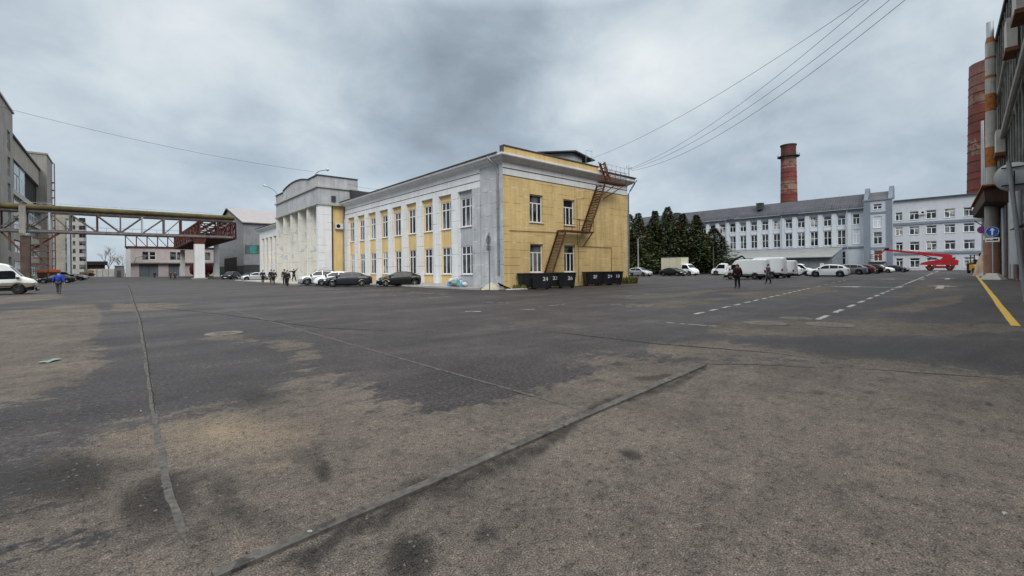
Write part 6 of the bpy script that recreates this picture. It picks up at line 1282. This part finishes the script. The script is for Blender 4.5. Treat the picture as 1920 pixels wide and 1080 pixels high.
# ================================================================== PEOPLE
def skin_mesh(name, V, E, Rr, root, mat, parent, sub=1):
    import bmesh
    me = bpy.data.meshes.new(name); bm = bmesh.new(); ly = bm.verts.layers.skin.verify(); vs = [bm.verts.new(v) for v in V]
    for a, b in E: bm.edges.new((vs[a], vs[b]))
    for i, v in enumerate(vs): v[ly].radius = Rr[i] if isinstance(Rr[i], tuple) else (Rr[i], Rr[i]); v[ly].use_root = (i == root)
    bm.to_mesh(me); bm.free(); me.materials.append(mat); o = bpy.data.objects.new(name, me); COL.objects.link(o); o.parent = parent
    k = o.modifiers.new('skin', 'SKIN'); k.use_smooth_shade = True
    q = o.modifiers.new('sub', 'SUBSURF'); q.levels = sub; q.render_levels = sub; return o
def person(x, y, hd, h, pose, coat, trousers, lab, hair, group=None, z=0., hat=False, long_coat=False, bulky=1.0, hood=None):
    t = empty('person', (0, 0, 0), lab, 'person', group); f = h / 1.74
    st = pose.get('stride', .08); la = pose.get('arms', ((.06, .06), (-.06, .06)))       # stride half length; each arm (swing forward, spread)
    V = []; E = []; Rr = []
    def add(p, r, to=None):
        V.append(tuple(c * f for c in p)); Rr.append(r * f if not isinstance(r, tuple) else tuple(q * f for q in r)); i = len(V) - 1
        if to is not None: E.append((to, i))
        return i
    pel = add((0, 0, .95), (.15, .11)); sp = add((.0, 0, 1.12), (.14, .105), pel); ch = add((.01, 0, 1.33), (.17, .115), sp); nk = add((.015, 0, 1.49), .055, ch); jaw = add((.045, 0, 1.56), .065, nk); hd_ = add((.03, 0, 1.645), (.08, .095), jaw); top = add((.015, 0, 1.715), .06, hd_)
    nose = add((.135, 0, 1.615), .014, hd_)
    for s in (1, -1): add((.02, s * .088, 1.62), .016, hd_)
    arms = []; legs = []
    for k, s in enumerate((1, -1)):
        sw, spd = la[k]; lift = pose.get('lift', (0, 0))[k]
        sh = add((0, s * .19, 1.41), .07, ch)
        if lift: el = add((sw * .5, s * (.19 + spd * .55), 1.41 + lift * .12), .048, sh); wr = add((sw, s * (.19 + spd), 1.41 + lift * .3), .034, el); dr_ = Vector((sw, s * spd, .3 * lift)).normalized()
        else: el = add((sw * .45 - .03, s * (.23 + spd * .5), 1.13), .048, sh); wr = add((sw, s * (.24 + spd), .88), .034, el); dr_ = Vector((sw * .4 + .04, s * .02, -1)).normalized()
        P0 = Vector(V[wr]) / f; palm = add(P0 + dr_ * .07, (.036, .022), wr)
        side = dr_.cross(Vector((0, s, 0))).normalized(); pc = P0 + dr_ * .09
        for q, (o_, L) in enumerate(((-.032, .062), (-.011, .075), (.010, .07), (.030, .055))):
            a = add(pc + side * o_ + dr_ * .02, .0085, palm); b = add(pc + side * o_ + dr_ * (.02 + L * .55) - Vector((0, s * .008, 0)), .008, a); add(pc + side * o_ * .9 + dr_ * (.02 + L) - Vector((0, s * .024, 0)), .007, b)
        a = add(P0 + dr_ * .045 - side * .045, .010, palm); add(P0 + dr_ * .09 - side * .065, .008, a)
        arms.append((sh, el, wr))
        d = st * (1 if s > 0 else -1)
        hp = add((0, s * .095, .90), .095, pel); kn = add((d * .55 + .03 + .02 * abs(st) * 4, s * .10, .50), .062, hp); ak = add((d * 1.1 - .02, s * .10, .10 + (.06 if d < -.15 else 0)), .042, kn); to = add((d * 1.1 + .16, s * .115, .035), (.042, .028), ak); legs.append((hp, kn, ak, to))
    skin_mesh('body', V, E, Rr, pel, skin, t)
    def sub(ids, grow, edges, name, mat, root=0):
        vv = [V[i] for i in ids]; rr_ = [(tuple(q + g * f for q in Rr[i]) if isinstance(Rr[i], tuple) else Rr[i] + g * f) for i, g in zip(ids, grow)]
        return skin_mesh(name, vv, [(ids.index(a), ids.index(b)) for a, b in edges], rr_, root, mat, t)
    ids = [pel, sp, ch] + [i for a in arms for i in a]; g = .035 * bulky
    ed = [(pel, sp), (sp, ch)] + [e for a in arms for e in ((ch, a[0]), (a[0], a[1]), (a[1], a[2]))]
    j = sub(ids, [g * 1.3, g, g] + [g * .7, g * .7, g * .5] * 2, ed, 'jacket', coat)
    if hood: sub([nk, ch], [.05, -.02], [(nk, ch)], 'hood', hood)
    ids = [pel] + [i for l in legs for i in l[:3]]; sub(ids, [.012] + [.02, .022, .026] * 2, [e for l in legs for e in ((pel, l[0]), (l[0], l[1]), (l[1], l[2]))], 'trousers', trousers)
    if long_coat:
        m = MB(); n = 18; R_ = [(.20, .16, 1.02), (.235, .19, .8), (.27, .22, .56)]
        m.add([(rx * f * math.cos(2 * math.pi * k / n) * .9, ry * f * 1.25 * math.sin(2 * math.pi * k / n), zz * f) for ry, rx, zz in R_ for k in range(n)], [(i * n + k, i * n + (k + 1) % n, (i + 1) * n + (k + 1) % n, (i + 1) * n + k) for i in range(2) for k in range(n)]); m.build('coat_skirt', coat, t, smooth='all')
    for l in legs: sub([l[2], l[3]], [.015, .016], [(l[2], l[3])], 'shoe', trim)
    m = MB(); prof_ = [(math.cos(k * math.pi / 14), math.sin(k * math.pi / 14)) for k in range(8)]; m.lathe([(max(.01, a * (.108 if hat else .101)), b * .115) for a, b in prof_], (.008, 0, 1.655), 14); m.v = [tuple(c * f for c in (p[0] + .004, p[1] * .92, p[2])) for p in m.v]
    if hat: m.tube([((.06) * f, 0, 1.67 * f), (.16 * f, 0, 1.655 * f)], [.075 * f, .05 * f], 8)
    m.build('cap' if hat else 'hair', hair, t, smooth='all')
    t.location = (x, y, z); t.rotation_euler = (0, 0, R(hd)); return t
c_blue = M('blue_jacket', (.012, .045, .30), var=.2, scale=4); c_black = M('black_jacket', (.010, .010, .012), var=.3, scale=4); c_navy = M('navy_jacket', (.012, .016, .035), var=.2, scale=4); c_mar = M('maroon_jacket', (.038, .010, .010), var=.3, scale=4)
c_gb = M('grey_blue_coat', (.05, .06, .085), var=.25, scale=4); t_dark = M('dark_trousers', (.012, .013, .018), var=.25, scale=4); t_grey = M('grey_trousers', (.06, .06, .065), var=.2, scale=4); hair_d = M('dark_hair', (.012, .009, .007), var=.3); hair_g = M('grey_cap', (.10, .10, .11), var=.2); pale = M('pale_hood', (.5, .5, .52), var=.15)
PG = 'people crossing the yard'
walk = dict(stride=.26, arms=((-.16, .05), (.2, .05))); stand = dict(stride=.03, arms=((.05, .05), (.04, .05)))
x, y = gp(110, 551); person(x, y, 80, 1.78, dict(stride=.14, arms=((.12, .12), (-.1, .12))), c_blue, t_grey, 'person in a bright blue jacket walking beside the muddy white van', hair_d, PG, bulky=1.8)
x, y = gp(290, 521.5); person(x, y, 90, 1.75, stand, c_black, t_dark, 'person in dark clothes standing before the grey garage gate', hair_d, PG)
x, y = gp(320, 524.5); person(x, y, 20, 1.8, stand, c_black, t_dark, 'left one of two people in black standing between the white columns', hair_d, PG)
x, y = gp(328.5, 524.5); person(x, y, 200, 1.75, walk, c_navy, t_dark, 'right one of two people in black standing between the white columns', hair_d, PG)
x, y = gp(493, 531); person(x, y, 250, 1.78, stand, c_navy, t_dark, 'person in dark navy alone beside the silver sedan', hair_d, PG)
x, y = gp(508.5, 532.5); person(x, y, 60, 1.82, stand, c_black, t_dark, 'taller of two people in black talking before the far wing', hair_d, PG, bulky=1.2)
x, y = gp(514, 533); person(x, y, 230, 1.78, walk, c_navy, t_dark, 'person in navy standing shoulder to shoulder with the taller one in black', hair_d, PG)
x, y = gp(539, 537.5); person(x, y, 225, 1.72, dict(stride=.10, arms=((.05, .08), (.0, .08))), c_black, t_dark, 'person with a pale hood walking in front of the portico', hair_g, PG, hood=pale, bulky=1.3)
x, y = gp(533.5, 534); person(x, y, 240, 1.84, stand, c_black, t_dark, 'person in black cap just behind the one with the pale hood', hair_d, PG, hat=True)
x, y = gp(551, 527.5, .14); person(x, y, 300, 1.76, dict(stride=.22, arms=((.2, .30), (-.1, .55)), lift=(1.3, .02)), c_black, t_dark, 'person in black with an arm stretched out on the portico pavement', hair_d, PG, z=.14)
x, y = gp(1383, 541); person(x, y, 48, 1.76, dict(stride=.05, arms=((.06, .1), (.05, .1))), c_mar, t_dark, 'person in a maroon jacket and grey cap in front of the side-on van', hair_g, PG, hat=True, bulky=1.9)
x, y = gp(1441, 532); person(x, y, 140, 1.74, dict(stride=.27, arms=((.18, .08), (-.16, .08))), c_gb, t_dark, 'person striding left in a grey-blue coat behind the one in maroon', hair_d, PG, long_coat=True, bulky=1.3)

# ================================================================== GRIT, DIRT AND SCRAPS ON THE YARD
rr = random.Random(17); m = MB()
for k in range(900):
    px, py = rr.uniform(-60, 1980), 640 + 520 * rr.random() ** 1.3; x, y = gp(px, py); r = rr.uniform(.006, .016) * (1 if rr.random() < .95 else 1.8)
    a = rr.uniform(0, 6.28); c_, s_ = math.cos(a) * r, math.sin(a) * r; h = r * rr.uniform(.5, 1.0)
    m.add([(x + c_, y + s_, 0), (x - s_ * .8, y + c_ * .8, 0), (x - c_, y - s_, 0), (x + s_ * .7, y - c_ * .7, 0), (x + c_ * .1, y + s_ * .1, h)], [(0, 1, 4), (1, 2, 4), (2, 3, 4), (3, 0, 4)])
tag(m.build('gravel', M('loose_grit', (.13, .12, .105), var=.5, scale=30., fine=.3), None), kind='stuff')
dirt = M('wall_foot_dirt', (.085, .066, .048), var=.4, scale=3., fine=.4, spec=.1, peel=(.04, .035, .03), peel_at=.55, peel_scale=2.5)
for (pts, w_) in (([(22.6, 25.95), (26, 25.9), (30, 26.0), (35, 25.95), (39, 25.9)], .5), ([(22.1, 26.6), (22.15, 28.4)], .4), ([(21.9, 29.5), (22.0, 34)], .2)):
    strip('dirt', pts, w_, dirt, jit=.6, step=.12, px=False, taper=True, z=.005 if pts[0][0] > 22.05 else .134)
def scrap(px, py, sz, mat, lab, z=.012):
    x, y = gp(px, py); a = rr.uniform(0, 3); c_, s_ = math.cos(a), math.sin(a); P = []
    for i in range(4):
        for j in range(3): u, v = (i / 3 - .5) * sz, (j / 2 - .5) * sz * .5; P.append((x + u * c_ - v * s_, y + u * s_ + v * c_, z + .02 * abs(math.sin(i * 2.1 + j))))
    o = MB().add(P, [(i * 3 + j, i * 3 + j + 1, (i + 1) * 3 + j + 1, (i + 1) * 3 + j) for i in range(3) for j in range(2)]).build('paper_scrap', mat, None); tag(o, lab, 'litter', 'litter on the asphalt')
scrap(95, 678, .34, M('wet_plastic', (.16, .22, .21), rough=.5), 'greenish plastic scrap on the dry asphalt at the left'); scrap(264, 774, .03, M('grey_paper', (.34, .34, .33)), 'tiny white scrap beside the long crack'); scrap(1885, 969, .03, M('grey_paper', (.34, .34, .33)), 'tiny white scrap in the right foreground'); scrap(582, 1004, .035, M('grey_paper', (.34, .34, .33)), 'white cigarette-sized scrap lying on the asphalt seam')
